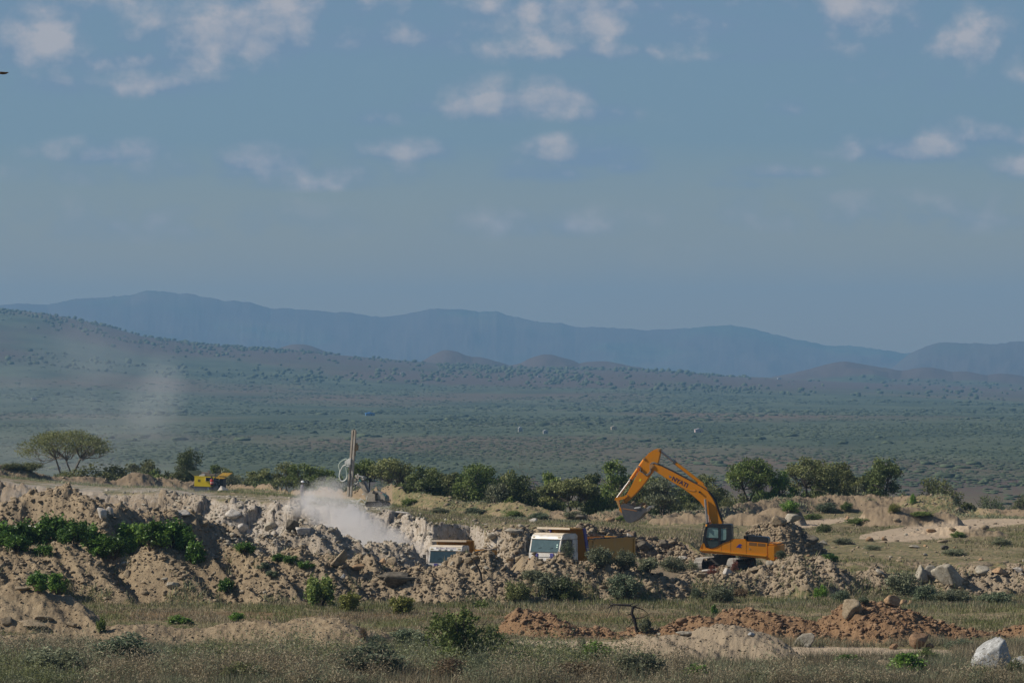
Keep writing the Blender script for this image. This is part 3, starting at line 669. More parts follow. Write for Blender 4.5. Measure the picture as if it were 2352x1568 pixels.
def shrub(vx, vy, wpx, hpx, style, lmat, label, cat='shrub', name=None, group=None, D0=186.0):
    key = (style, lmat, len([1 for k in _SH if k[0] == style and k[1] == lmat]) if False else (int(vx) % 3))
    p, D = place(vx, vy, D0)
    s = (wpx * D / F, wpx * D / F * .9, hpx * D / F * 1.05)
    p.z -= .06
    nm = name or {'shrub': 'shrub', 'weed': 'leafy_weed', 'thin': 'twiggy_shrub', 'tuft': 'grass_tuft'}[style]
    t = thing(nm, label, cat, p, (vx * .37) % 6.28, group, s)
    if key not in _SH:
        (V, Q), (VL, QL, T) = shrub_meshes(hash(str(key)) % 1 + len(_SH) * 7 + 300, style)
        _SH[key] = (np_mesh('stems', V, Q, BARK, True), np_mesh('foliage', VL, QL, LEAF[lmat], False, {'tint': T}))
    link('stems', _SH[key][0], t); link('foliage', _SH[key][1], t); return t
G_WEED = 'broad leaved weeds massed behind the sand mounds'
for (a, b_, w, h) in [(5,1255,85,58),(62,1254,90,62),(118,1250,85,66),(170,1252,80,62),(212,1262,70,60),(228,1276,60,44),(40,1268,70,40)]:
    shrub(a, b_, w, h, 'weed', 'castor', 'dark green broad leaved weed in the left clump behind the sand mounds', 'weed', group=G_WEED + ', left clump')
for (a, b_, w, h) in [(262,1282,70,52),(300,1272,85,68),(350,1262,90,66),(400,1256,85,60),(425,1262,50,44),(330,1252,70,48)]:
    shrub(a, b_, w, h, 'weed', 'bright' if a in (300, 350) else 'castor', 'lush green broad leaved weed in the middle clump above the rounded sand mound', 'weed', group=G_WEED + ', middle clump')
shrub(450, 1292, 48, 50, 'weed', 'castor', 'single dark green leafy plant rooted on the crest of the rounded sand mound', 'weed')
shrub(88, 1360, 62, 46, 'weed', 'castor', 'left half of the leafy green clump above the lowest left mound', 'weed')
shrub(132, 1362, 58, 44, 'weed', 'bright', 'right half of the leafy green clump above the lowest left mound', 'weed')
shrub(100, 1275, 50, 24, 'weed', 'castor', 'small leafy plant in the notch between the two left sand mounds', 'weed')
shrub(565, 1272, 62, 26, 'weed', 'castor', 'flat leafy plant on the crest right of the rounded mound', 'weed')
for a, b_ in ((640, 1288), (672, 1296), (704, 1304)):
    shrub(a, b_, 46, 18, 'weed', 'castor', 'creeping dark green vine trailing down the middle of the spoil slope', 'weed', group='creeping vines on the spoil slope')
for a, b_ in ((605, 1310), (625, 1325)):
    shrub(a, b_, 36, 16, 'weed', 'blue', 'small blue green creeper in the gully left of the vines', 'weed', group='creepers in the gully')
shrub(735, 1392, 78, 78, 'weed', 'green', 'tall leafy green bush at the foot of the middle spoil slope')
shrub(800, 1402, 62, 46, 'weed', 'yellow', 'yellowish leafy bush right of the tall leafy bush')
shrub(520, 1362, 42, 30, 'weed', 'castor', 'small green plant at the foot of the spoil slope, below the creepers', 'weed')
shrub(1008, 1292, 44, 18, 'weed', 'bright', 'bright green plant in front of the left truck windscreen', 'weed')
shrub(1303, 1287, 42, 46, 'thin', 'blue', 'wispy blue green shrub in front of the right truck door')
shrub(1378, 1300, 72, 52, 'shrub', 'grey', 'grey green shrub in front of the right truck tipping body')
shrub(1436, 1306, 60, 42, 'shrub', 'grey', 'leafy grey green shrub at the rear corner of the right truck')
shrub(1490, 1312, 60, 34, 'weed', 'grey', 'pale leafy shrub between the right truck and the excavator', 'shrub')
shrub(1545, 1312, 66, 36, 'shrub', 'grey', 'soft grey green shrub beside the left excavator track')
shrub(1588, 1312, 40, 28, 'thin', 'grey', 'thin grey green shrub under the excavator track end')
shrub(1711, 1308, 46, 52, 'thin', 'red', 'tall reddish brown dried weed in front of the excavator body', 'weed')
shrub(1688, 1316, 22, 34, 'thin', 'red', 'small reddish dried weed beside the excavator track', 'weed')
shrub(1638, 1322, 30, 26, 'thin', 'red', 'low reddish weed below the excavator cab', 'weed')
shrub(1740, 1306, 36, 26, 'thin', 'blue', 'blue green weed right of the tall reddish weed', 'weed')
shrub(1270, 1372, 110, 66, 'shrub', 'grey', 'large pale grey shrub on the spoil bank below the right truck')
shrub(1300, 1380, 70, 48, 'shrub', 'dark', 'dark green shrub in front of the large pale grey one')
shrub(1185, 1382, 74, 52, 'shrub', 'olive', 'olive shrub at the right end of the grey spoil mound')
shrub(1225, 1330, 60, 26, 'shrub', 'grey', 'small grey shrub on the crest in front of the right truck')
shrub(1432, 1376, 86, 56, 'shrub', 'blue', 'rounded blue green bush at the foot of the bank, middle of the picture')
shrub(1600, 1374, 30, 26, 'shrub', 'blue', 'small dark bush at the foot of the bank below the excavator track')
shrub(1655, 1382, 66, 38, 'shrub', 'grey', 'round silvery bush at the foot of the bank below the excavator')
shrub(1700, 1374, 40, 26, 'shrub', 'brown', 'brown dry bush right of the silvery bush')
shrub(1885, 1372, 32, 30, 'weed', 'bright', 'bright green weed at the foot of the right rubble bank', 'weed')
shrub(1930, 1382, 54, 28, 'shrub', 'blue', 'blue green bush just above the tan boulder')
shrub(1982, 1384, 30, 18, 'shrub', 'blue', 'small blue bush right of the tan boulder', 'shrub')
shrub(2070, 1368, 84, 54, 'shrub', 'grey', 'pale grey feathery bush on the right rubble bank')
shrub(2130, 1380, 70, 38, 'shrub', 'blue', 'green bush below the pair of pale boulders')
shrub(2190, 1384, 90, 32, 'shrub', 'grey', 'wide low grey bush at the foot of the bank, right side')
shrub(2290, 1384, 90, 26, 'shrub', 'blue', 'wide low green bush at the bank foot near the right edge')
# plants on the right-hand benches
for (a, b_, w, h, lm, lab) in [(1815,1178,48,28,'bright','bright green bush on the far bank right of the boom'),(1893,1222,40,22,'dark','dark green bush beside the sandy track above the excavator tail'),
    (1975,1203,70,15,'green','flat green bush between the two sandy tracks'),(1900,1176,55,22,'blue','grey blue bush on the far bank face, below the broad tree'),(1945,1172,34,20,'green','green bush on the far bank face right of the blue one'),
    (2200,1234,40,16,'green','green bush at the left end of the stony patch'),(1868,1192,50,14,'green','low green bush under the far bank'),(2097,1158,16,24,'bright','slim bright plant upright on the far bank face'),
    (2055,1178,30,22,'yellow','yellow green bush below the far bank, right'),(2120,1185,60,12,'green','low green strip of bush above the right track'),(1935,1250,50,16,'grey','grey bush in the meadow right of the excavator'),
    (2005,1262,44,14,'grey','second grey bush in the meadow, further right'),(2190,1275,60,16,'grey','grey green bush in the right meadow'),(2300,1252,50,18,'grey','grey green bush in the meadow near the right edge'),
    (2235,1172,44,22,'dark','dark bush in the dip of the far bank'),(1430,1196,40,14,'green','green bush under the excavator bucket'),(1240,1192,60,16,'blue','blue green bush on the bench above the right truck'),
    (1178,1186,46,15,'green','green bush on the bench left of the right truck'),(1090,1180,60,16,'blue','blue green bush on the bench above the pit corner'),(1320,1186,60,14,'grey','grey green bush on the bench behind the right truck'),
    (1010,1178,50,14,'grey','grey green bush on the bench right of the drill rig'),(940,1160,40,18,'green','green bush on the bank behind the drill rig'),(1905,1288,46,18,'castor','dark green plant in the hollow right of the excavator'),
    (1792,1318,30,18,'blue','small blue plant on the rubble behind the excavator tail'),(68,1082,70,20,'olive','olive bush on the upper left bank'),(28,1078,50,16,'olive','short olive bush at the top left bank edge')]:
    shrub(a, b_, w, h, 'shrub' if lm != 'castor' else 'weed', lm, lab, D0=262)
# foreground
FG = [(300,1536,180,80,'shrub','blue','large soft dark green bush at the bottom left'),(470,1522,110,44,'shrub','olive','olive bush on the sand right of the large bottom bush'),(120,1545,150,60,'shrub','grey','grey green bush in the bottom left corner'),
 (845,1556,190,80,'shrub','blue','broad blue green bush at the bottom, left of the sapling'),(940,1492,100,50,'shrub','blue','bluish bush behind the sapling, left side'),(866,1488,46,34,'shrub','blue','small blue bush at the end of the front mound'),
 (1115,1508,60,34,'shrub','bright','bright green bush right of the sapling trunk'),(640,1545,130,52,'shrub','brown','dry brownish bush below the front mound'),(1190,1540,110,48,'shrub','olive','olive bush at the bottom, right of the sapling'),
 (1372,1520,90,52,'shrub','bright','green bush below the pale road'),(1250,1518,70,34,'shrub','green','green bush left of the one below the pale road'),(1470,1560,130,62,'shrub','grey','grey purple dry bush at the bottom below the grey mound'),
 (1478,1535,70,40,'weed','bright','bright green patch on the left foot of the grey mound'),(1605,1562,80,38,'weed','bright','bright green clump at the bottom of the grey mound'),(1335,1490,30,34,'thin','blue','tall thin weed at the edge of the pale road'),
 (2085,1548,90,50,'weed','bright','bright green bush beside the stacked slabs'),(2125,1522,70,36,'shrub','green','green bush right of the stacked slabs'),(2205,1492,80,26,'shrub','blue','blue green weeds at the road end, right'),
 (2255,1560,60,34,'shrub','green','green bush at the foot of the big grey boulder'),(2335,1556,50,44,'shrub','dark','dark green bush right of the big grey boulder'),(1950,1520,70,20,'weed','bright','low green weeds at the right foot of the grey mound'),
 (1038,1562,130,56,'shrub','brown','brown dry bush under the sapling'),(1325,1562,120,46,'shrub','brown','brown dry bush at the bottom middle'),(1750,1566,110,26,'shrub','olive','low olive bush at the bottom right of the grey mound'),
 (560,1562,110,44,'shrub','olive','olive bush at the very bottom below the front mound'),(232,1455,24,40,'weed','green','slim green weed at the right foot of the lowest left mound'),(415,1432,60,22,'weed','bright','bright green weeds behind the front mound'),
 (545,1425,40,22,'weed','bright','small bright weeds on the brown strip'),(835,1468,24,36,'thin','brown','orange brown dry weed at the tip of the front mound'),(1482,1452,34,34,'weed','grey','leafy grey weed between the red mounds'),
 (1640,1412,18,26,'weed','bright','lone bright green weed behind the red mound'),(920,1410,70,46,'weed','yellow','yellowish leafy bush on the brown strip behind the sapling')]
for f in FG: shrub(f[0], f[1], f[2], f[3], f[4], f[5], f[6])
# sapling in the foreground
def sapling():
    p, D = place(1062, 1540); k = D / F
    t = thing('acacia_sapling', 'young thorny acacia sapling with sparse green leaves, front centre', 'tree', p)
    H = 165 * k; Wd = 150 * k; rng = np.random.default_rng(5); paths = []; tips = []
    for (dx, h, bend) in ((-.05, .85, -.12), (.03, .92, .18), (.0, 1.02, .05), (-.1, .66, -.34), (.06, .72, .38)):
        p0 = np.array([dx * .3 * Wd, rng.normal() * .05, -.15]); e = np.array([bend * Wd, rng.normal() * .25 * Wd, h * H]); m = (p0 + e) / 2 + np.array([bend * .2 * Wd * -1, 0, .05])
        paths.append(([p0, m, e], [.055, .04, .02]))
        for i in range(9):
            s = rng.uniform(.35, 1); b = p0 + (e - p0) * s; q = b + rng.normal(size=3) * [.22 * Wd, .2 * Wd, .13 * H] + [0, 0, .06 * H]
            paths.append(([b, (b + q) / 2 + rng.normal(size=3) * .06, q], [.022, .014, .006])); tips.append((b, q))
            for j in range(3):
                q2 = q + rng.normal(size=3) * [.1 * Wd, .1 * Wd, .08 * H]; paths.append(([(b + q) / 2, q2], [.01, .004])); tips.append(((b + q) / 2, q2))
    V, Q = tubes(paths, 4); link('trunk', np_mesh('trunk', V, Q, BARK, True), t)
    C = []
    for (b, q) in tips:
        n = 34; s = rng.uniform(.3, 1.05, n)[:, None]; C.append(b + (q - b) * s + rng.normal(size=(n, 3)) * .085)
    C = np.vstack(C); C = C[C[:, 2] > .25 * H]; T = np.clip(rng.normal(.55, .25, len(C)), 0, 1)
    VL, QL = leaf_quads(C, .10, rng, 0, 1.8); link('crown', np_mesh('crown', VL, QL, LEAF['green'], False, {'tint': np.repeat(np.stack([T] * 3, 1), 4, 0)}), t)
sapling()
def bent_branch(name, label, cat, pts, radii, D, mat, twigs=6, seed=1):
    rng = np.random.default_rng(seed); P = [np.array(W(a, b_, D)) for a, b_ in pts]; base = P[0].copy()
    base[2] = zat(base[0], base[1]) - .1; P[0] = base; P = [p - base for p in P]; paths = [(P, radii)]
    for i in range(twigs):
        k = rng.integers(1, len(P)); q = P[k] + rng.normal(size=3) * [.4, .3, .35]; paths.append(([P[k], (P[k] + q) / 2 + rng.normal(size=3) * .06, q], [radii[k] * .5, radii[k] * .3, .006]))
    V, Q = tubes(paths, 6); o = link(name, np_mesh(name, V, Q, mat, True), None, base); setp(o, label, cat); return o
_p, _D = place(1461, 1440)
bent_branch('dead_tree', 'black bent dead tree standing in the dry grass behind the red mound', 'tree', [(1463,1442),(1457,1420),(1451,1408),(1454,1392),(1445,1389),(1425,1388),(1408,1387),(1395,1396)], [.09,.085,.085,.08,.07,.06,.05,.02], _D - .2, simple('charred_wood', (.028, .02, .016), .9), 14, 4)
_p, _D = place(1105, 1330)
bent_branch('dead_branch', 'dark dead branch leaning on the spoil bank right of the left truck', 'branch', [(1108,1330),(1104,1316),(1097,1300),(1088,1286),(1081,1280)], [.07,.07,.065,.06,.04], _D - .3, simple('dark_wood', (.035, .026, .02), .9), 3, 6)
def bare_sap(vx, vy, hpx, seed, label):
    p, D = place(vx, vy); t = thing('bare_sapling', label, 'sapling', p)
    link('branches', bare_tree_mesh(seed, hpx * D / F, hpx * D / F * .5, mat=TWIG_GREY, depth=2, r0=.025), t)
bare_sap(335, 1480, 95, 71, 'leafless twiggy sapling in front of the front left mound')
bare_sap(385, 1176, 60, 72, 'thin bare sapling standing before the dusty rock face')
bare_sap(680, 1500, 70, 73, 'leafless sapling on the foot of the front mound, below its crest')

# ---- grass: too fine to count
def grass(name, n, region, hgt, width, mats, seed, keep=None, lean=.35, blades=3):
    rng = np.random.default_rng(seed); vx = rng.uniform(region[0], region[1], n); u = rng.uniform(0, 1, n)
    D = 1 / (1 / region[2] + (1 / region[3] - 1 / region[2]) * u) if False else np.sqrt(region[2] ** 2 + u * (region[3] ** 2 - region[2] ** 2))
    x = (vx - CX) * D / F; z, m = terrain(vx, D)
    pr = np.clip(1 - m['pile'] * 1.15 - m['cliff'] * 2, 0, 1) * (.25 + 1.1 * sstep(.35, .65, fbm(x * .35, D * .3, 3, seed + 9)))
    row = HZ + (CZ - z) * F / D
    road = ((np.abs(row - 1481) < 12) & (vx > 1105) & (vx < 1440)) | ((np.abs(row - 1498) < 13) & (vx > 1790) & (vx < 2190)) | ((np.abs(row - np.interp(vx, [1985,2060,2170,2230,2352], [1232,1228,1218,1204,1196])) < np.interp(vx, [1985,2060,2170,2230,2352], [6,18,22,14,9])) & (vx > 1985) & (D > 300)) | ((np.abs(row - 1202) < 10) & (vx > 1815) & (vx < 1985))
    pr = pr * ~road
    if keep is not None: pr = pr * keep(vx, D, row, m)
    k = rng.uniform(0, 1, n) < pr; x, D, z, vx = x[k], D[k], z[k], vx[k]; n = len(x)
    big = fbm(x * .25, D * .22, 3, seed + 3)
    P = np.stack([x, D, z - .03], 1); V = []; T = []
    hh = hgt * rng.uniform(.5, 1.3, n) * (.6 + .8 * big)
    for b_ in range(blades):
        a = rng.uniform(0, 2 * PI, n); ln = rng.uniform(.1, lean, n) * hh; off = rng.normal(size=(n, 3)) * [.07, .07, 0]
        tip = P + off + np.stack([np.cos(a) * ln, np.sin(a) * ln, hh * rng.uniform(.7, 1.1, n)], 1)
        pa = rng.uniform(0, PI, n); w = np.stack([np.cos(pa), np.sin(pa), np.zeros(n)], 1) * (width * rng.uniform(.6, 1.4, n))[:, None] * .5
        V.append(np.stack([P + off - w, P + off + w, tip], 1)); T.append(np.clip(rng.normal(.5, .25, n) + (big - .5), 0, 1))
    V = np.concatenate(V).reshape(-1, 3); T = np.repeat(np.concatenate(T), 3); mi = np.concatenate([(fbm(x * .3 + b_ * .02, D * .28, 3, seed + 5) + rng.normal(size=n) * .12 > .52).astype(int) for b_ in range(blades)])
    me = np_mesh(name, V, np.arange(len(V)).reshape(-1, 3), [LEAF[q] for q in mats], False, {'tint': np.stack([T] * 3, 1)}, mi)
    o = link(name, me); setp(o, kind='stuff'); return o
grass('scrub_grass', 75000, (-250, 2600, 184, 214), .5, .03, ['dry', 'grey'], 401, blades=5, lean=.9)
grass('meadow_grass', 70000, (-150, 2500, 214, 262), .24, .045, ['dry', 'olive'], 402, lean=.9)
grass('bench_grass', 60000, (900, 2500, 268, 400), .27, .06, ['dry', 'olive'], 403, lean=.9, keep=lambda vx, D, row, m: ((vx > 1640) | (D > 305)) * sstep(.36, .58, fbm((vx - CX) * D / F * .11, D * .05, 3, 19)))
grass('ledge_grass', 26000, (-100, 1000, 318, 480), .28, .07, ['olive', 'grey'], 404, keep=lambda vx, D, row, m: sstep(10, 60, D - ev(EDGE, vx)[1]) * .7)
def weeds_keep(vx, D, row, m):
    return np.clip(1.2 - m['pile'], .0, 1) * .6
grass('bank_weeds', 30000, (-100, 2500, 245, 276), .3, .06, ['olive', 'grey'], 405, keep=weeds_keep)
grass('dry_stalks', 7000, (-200, 2550, 184, 206), 1.0, .028, ['dry', 'grey'], 411, blades=2, lean=.4)
def spoil_weeds():
    rng = np.random.default_rng(412); n = 46000; vx = rng.uniform(-60, 2420, n); D = rng.uniform(244, 266, n); x = (vx - CX) * D / F; z, m = terrain(vx, D); row = HZ + (CZ - z) * F / D
    foot = np.clip((row - np.interp(vx, [0, 560, 1200, 2352], [1330, 1335, 1320, 1330])) / 40, 0, 1)
    k = rng.uniform(0, 1, n) < m['spoil'] * (.12 + .8 * foot) * sstep(.45, .6, fbm(x * .5, D * .4, 4, 137)); x, D, z = x[k], D[k], z[k]; n = len(x)
    P = np.stack([x, D, z - .03], 1); V = []
    for b_ in range(4):
        a = rng.uniform(0, 2 * PI, n); h = rng.uniform(.12, .5, n); w = np.stack([np.cos(a), np.sin(a), 0 * a], 1) * .035; q = P + rng.normal(size=(n, 3)) * [.1, .1, 0]; tip = q + np.stack([rng.normal(size=n) * .15, rng.normal(size=n) * .15, h], 1); V.append(np.stack([q - w, q + w, tip], 1))
    V = np.concatenate(V).reshape(-1, 3); T = np.repeat(rng.uniform(0, 1, 4 * n), 3); mi = rng.integers(0, 3, 4 * n)
    o = link('spoil_weeds', np_mesh('spoil_weeds', V, np.arange(len(V)).reshape(-1, 3), [LEAF['olive'], LEAF['dry'], LEAF['grey']], False, {'tint': np.stack([T] * 3, 1)}, mi)); setp(o, kind='stuff')
spoil_weeds()
def undergrowth():
    rng = np.random.default_rng(55); n = 2600; vx = rng.uniform(-200, 2500, n); D = np.sqrt(rng.uniform(184 ** 2, 206 ** 2, n)); x = (vx - CX) * D / F; z, m = terrain(vx, D)
    row = HZ + (CZ - z) * F / D; lim = np.interp(vx, [-200, 250, 600, 850, 1050, 1150, 1350, 1500, 1900, 2000, 2500], [1455, 1474, 1516, 1514, 1482, 1510, 1515, 1540, 1552, 1556, 1568])
    k = (row > lim) & (m['pile'] < .3) & (fbm(x * .3, D * .3, 3, 4) > .40); x, D, z = x[k], D[k], z[k]; C = []; T = []; MI = []
    for a, b_, c in zip(x, D, z):
        r = rng.uniform(.35, 1.0); h = rng.uniform(.45, 1.4) * (-.05 + 2.1 * float(fbm(np.array([a * .18]), np.array([b_ * .2]), 2, 6)[0])); q = 230; d = rng.normal(size=(q, 3)) * [r * .5, r * .5, h * .3]; d[:, 2] = np.abs(d[:, 2] + h * .35); C.append(d + [a, b_, c]); t0 = rng.uniform(.2, .8); T.append(np.clip(rng.normal(t0, .2, q), 0, 1)); dry = float(fbm(np.array([a * .09]), np.array([b_ * .12]), 2, 16)[0]) > .5; MI.append(np.full(q, rng.choice([2, 2, 2, 0] if dry else [0, 0, 1, 1])))
    C = np.vstack(C); T = np.concatenate(T); V, Q = leaf_quads(C, .042, rng, 0, 3.6)
    o = link('undergrowth', np_mesh('undergrowth', V, Q, [LEAF['grey'], LEAF['olive'], LEAF['dry']], False, {'tint': np.repeat(np.stack([T] * 3, 1), 4, 0)}, np.concatenate(MI))); setp(o, kind='stuff')
undergrowth()
def berm_grass(name, n, seed):
    rng = np.random.default_rng(seed); vx = rng.uniform(-50, 2450, n); z0, Dc = ev(FARB, vx); D = Dc + rng.uniform(-8, 3, n); x = (vx - CX) * D / F; z, m = terrain(vx, D)
    k = (rng.uniform(0, 1, n) < sstep(.48, .66, fbm(x * .25, D * .3, 3, 8)) * np.where((vx > 880) | (vx < 100), 1, .25)); x, D, z = x[k], D[k], z[k]; n = len(x)
    P = np.stack([x, D, z - .03], 1); a = rng.uniform(0, 2 * PI, n); h = rng.uniform(.08, .3, n); w = np.stack([np.cos(a), np.sin(a), 0 * a], 1) * .06
    tip = P + np.stack([rng.normal(size=n) * .12, rng.normal(size=n) * .12, h], 1); V = np.stack([P - w, P + w, tip], 1).reshape(-1, 3); T = np.repeat(rng.uniform(0, 1, n), 3)
    o = link(name, np_mesh(name, V, np.arange(len(V)).reshape(-1, 3), LEAF['grey'], False, {'tint': np.stack([T] * 3, 1)})); setp(o, kind='stuff')
berm_grass('bank_grass', 30000, 406)

# ---- the wooded valley floor: one mass of thorn scrub
def valley_scrub():
    rng = np.random.default_rng(77)
    bm = bmesh.new(); bmesh.ops.create_icosphere(bm, subdivisions=1, radius=1); iv = np.array([v.co[:] for v in bm.verts]); fi = np.array([[v.index for v in f.verts] for f in bm.faces]); bm.free()
    bm = bmesh.new(); bmesh.ops.create_icosphere(bm, subdivisions=2, radius=1); iv2 = np.array([v.co[:] for v in bm.verts]); fi2 = np.array([[v.index for v in f.verts] for f in bm.faces]); bm.free()
    def scatter(n, D0, D1, s0, s1, keepf, verts, faces, hs):
        u = rng.uniform(0, 1, n); D = np.exp(np.log(D0) + u * np.log(D1 / D0)); vx = rng.uniform(-250, 2600, n); x = (vx - CX) * D / F
        z, _ = terrain(vx, D); k = rng.uniform(0, 1, n) < keepf(x, D, vx); x, D, z = x[k], D[k], z[k]; n = len(x)
        s = rng.uniform(s0, s1, n) * (D / 2500.) ** .35; dist = rng.normal(1, .24, (n, len(verts), 1)); V = verts[None] * dist
        sx = s * rng.uniform(.8, 1.5, n); sz = s * rng.uniform(*hs, n)
        V = V * np.stack([sx, s, sz], 1)[:, None, :] + np.stack([x, D, z + sz * .45], 1)[:, None, :]
        Fc = faces[None] + (np.arange(n) * len(verts))[:, None, None]; T = np.repeat(np.clip(rng.normal(.45, .28, n), 0, 1), len(verts))
        return V.reshape(-1, 3), Fc.reshape(-1, 3), T
    parts = [scatter(3800, 560, 1500, .8, 2.2, lambda x, D, v: .4 + .5 * sstep(.4, .6, fbm(x * .03, D * .02, 3, 3)), iv2, fi2, (.18, .34)),
             scatter(24000, 1400, 3000, .45, 1.3, lambda x, D, v: .2 + .6 * sstep(.4, .65, fbm(x * .012, D * .006, 3, 3)), iv2, fi2, (.18, .34)),
             scatter(1000, 1500, 5200, 1.6, 3.4, lambda x, D, v: sstep(.45, .62, fbm(x * .006, D * .003, 4, 5)), iv2, fi2, (.22, .4)),
             scatter(20000, 2800, 5600, .6, 1.8, lambda x, D, v: sstep(.36, .66, fbm(x * .006, D * .003, 4, 5)) * .8, iv, fi, (.18, .34)),
             scatter(6500, 5200, 7500, .9, 2.8, lambda x, D, v: .06 + .7 * sstep(.5, .7, fbm(x * .004, D * .002, 4, 6)) + .5 * (v < 250) * (D > 6500), iv, fi, (.6, 1.0))]
    off = 0; VV = []; FF = []; TT = []
    for V, Fc, T in parts: VV.append(V); FF.append(Fc + off); TT.append(T); off += len(V)
    m = leaf_mat('valley_leaves', (.042, .06, .032), (.09, .11, .055), .9, 0)
    T = np.concatenate(TT); o = link('valley_scrub', np_mesh('valley_scrub', np.vstack(VV), np.vstack(FF), m, True, {'tint': np.stack([T] * 3, 1)})); setp(o, kind='stuff')
valley_scrub()

# ---------------------------------------------------------------- rocks
def rock_mat(name, a, b_, c=None):
    m, nt, b, out = mat_base(name); b.inputs['Roughness'].default_value = .9; b.inputs['Specular IOR Level'].default_value = .2
    n = add_noise(nt, 1.6, 7, .65); n2 = add_noise(nt, 7, 5, .7)
    col = mixc(nt, ramp(nt, n, [(.4, (0, 0, 0)), (.62, (1, 1, 1))]), a, b_); col = mixc(nt, ramp(nt, n2, [(.52, (0, 0, 0)), (.7, (1, 1, 1))]), col, c or tuple(min(.8, x * 1.35) for x in b_))
    nt.links.new(col, b.inputs['Base Color']); bump(nt, b, n2, .5, .06); return m
ROCK = {'tan': rock_mat('tan_stone', (.195, .148, .093), (.30, .237, .16)), 'pale': rock_mat('pale_stone', (.255, .22, .165), (.38, .34, .27)), 'grey': rock_mat('grey_stone', (.24, .235, .22), (.40, .40, .385)),
        'orange': rock_mat('orange_stone', (.26, .16, .085), (.38, .26, .155)), 'dark': rock_mat('dark_stone', (.075, .062, .045), (.17, .145, .11)), 'white': rock_mat('white_stone', (.36, .32, .27), (.52, .48, .43)),
        'red': rock_mat('red_clod', (.165, .097, .054), (.265, .168, .097))}
def rock_geo(seed, sub=3, planes=8, rough=.05, box=False):
    rng = np.random.default_rng(seed); bm = bmesh.new(); bmesh.ops.create_icosphere(bm, subdivisions=sub, radius=1)
    Nn = rng.normal(size=(planes, 3)); Nn /= np.linalg.norm(Nn, axis=1, keepdims=True); dd = rng.uniform(.36, .8, planes)
    if box:
        Nn = np.vstack([np.eye(3), -np.eye(3)]) + rng.normal(size=(6, 3)) * .12; Nn /= np.linalg.norm(Nn, axis=1, keepdims=True); dd = rng.uniform(.68, .78, 6)
    for v in bm.verts:
        d = np.array(v.co[:]); q = Nn @ d; r = np.min(np.where(q > .05, dd / np.maximum(q, .05), 9)); r = min(r, 1.1)
        nz = mnoise.fractal(Vector(d * 2.3 + seed), .8, 2.1, 4); v.co = Vector(d * r * (1 + rough * nz))
    V = np.array([v.co[:] for v in bm.verts]); Fc = np.array([[v.index for v in f.verts] for f in bm.faces]); bm.free()
    V -= (V.max(0) + V.min(0)) / 2; V /= np.abs(V).max(0); return V, Fc
_RK = {}
def rock_mesh(seed, mat, sub=3, box=False):
    k = (seed, mat, sub, box)
    if k not in _RK:
        V, Fc = rock_geo(seed, sub, box=box); me = np_mesh('boulder', V, Fc, ROCK[mat], False); _RK[k] = me
    return _RK[k]
def boulder(vx, vy, wpx, hpx, mat, label, seed, tilt=0.0, depth=.8, sink=.12, name='boulder', cat='boulder', box=False, group=None, D=None, lean=0.0, D0=186.0):
    if D is None: p, D = place(vx, vy, D0)
    else: p = Vector(((vx - CX) * D / F, D, CZ + (HZ - vy) * D / F))
    w = wpx * D / F / 2; h = hpx * D / F / 2
    o = link(name, rock_mesh(seed, mat, 4 if wpx > 20 else 3, box)); o.scale = (w, max(w, h) * depth if not lean else w * depth, h)
    o.location = (p.x, p.y + w * .3, p.z + h * (1 - 2 * sink)); o.rotation_euler = (lean, tilt, (seed * 1.7 % .8) - .4); setp(o, label, cat, group); return o
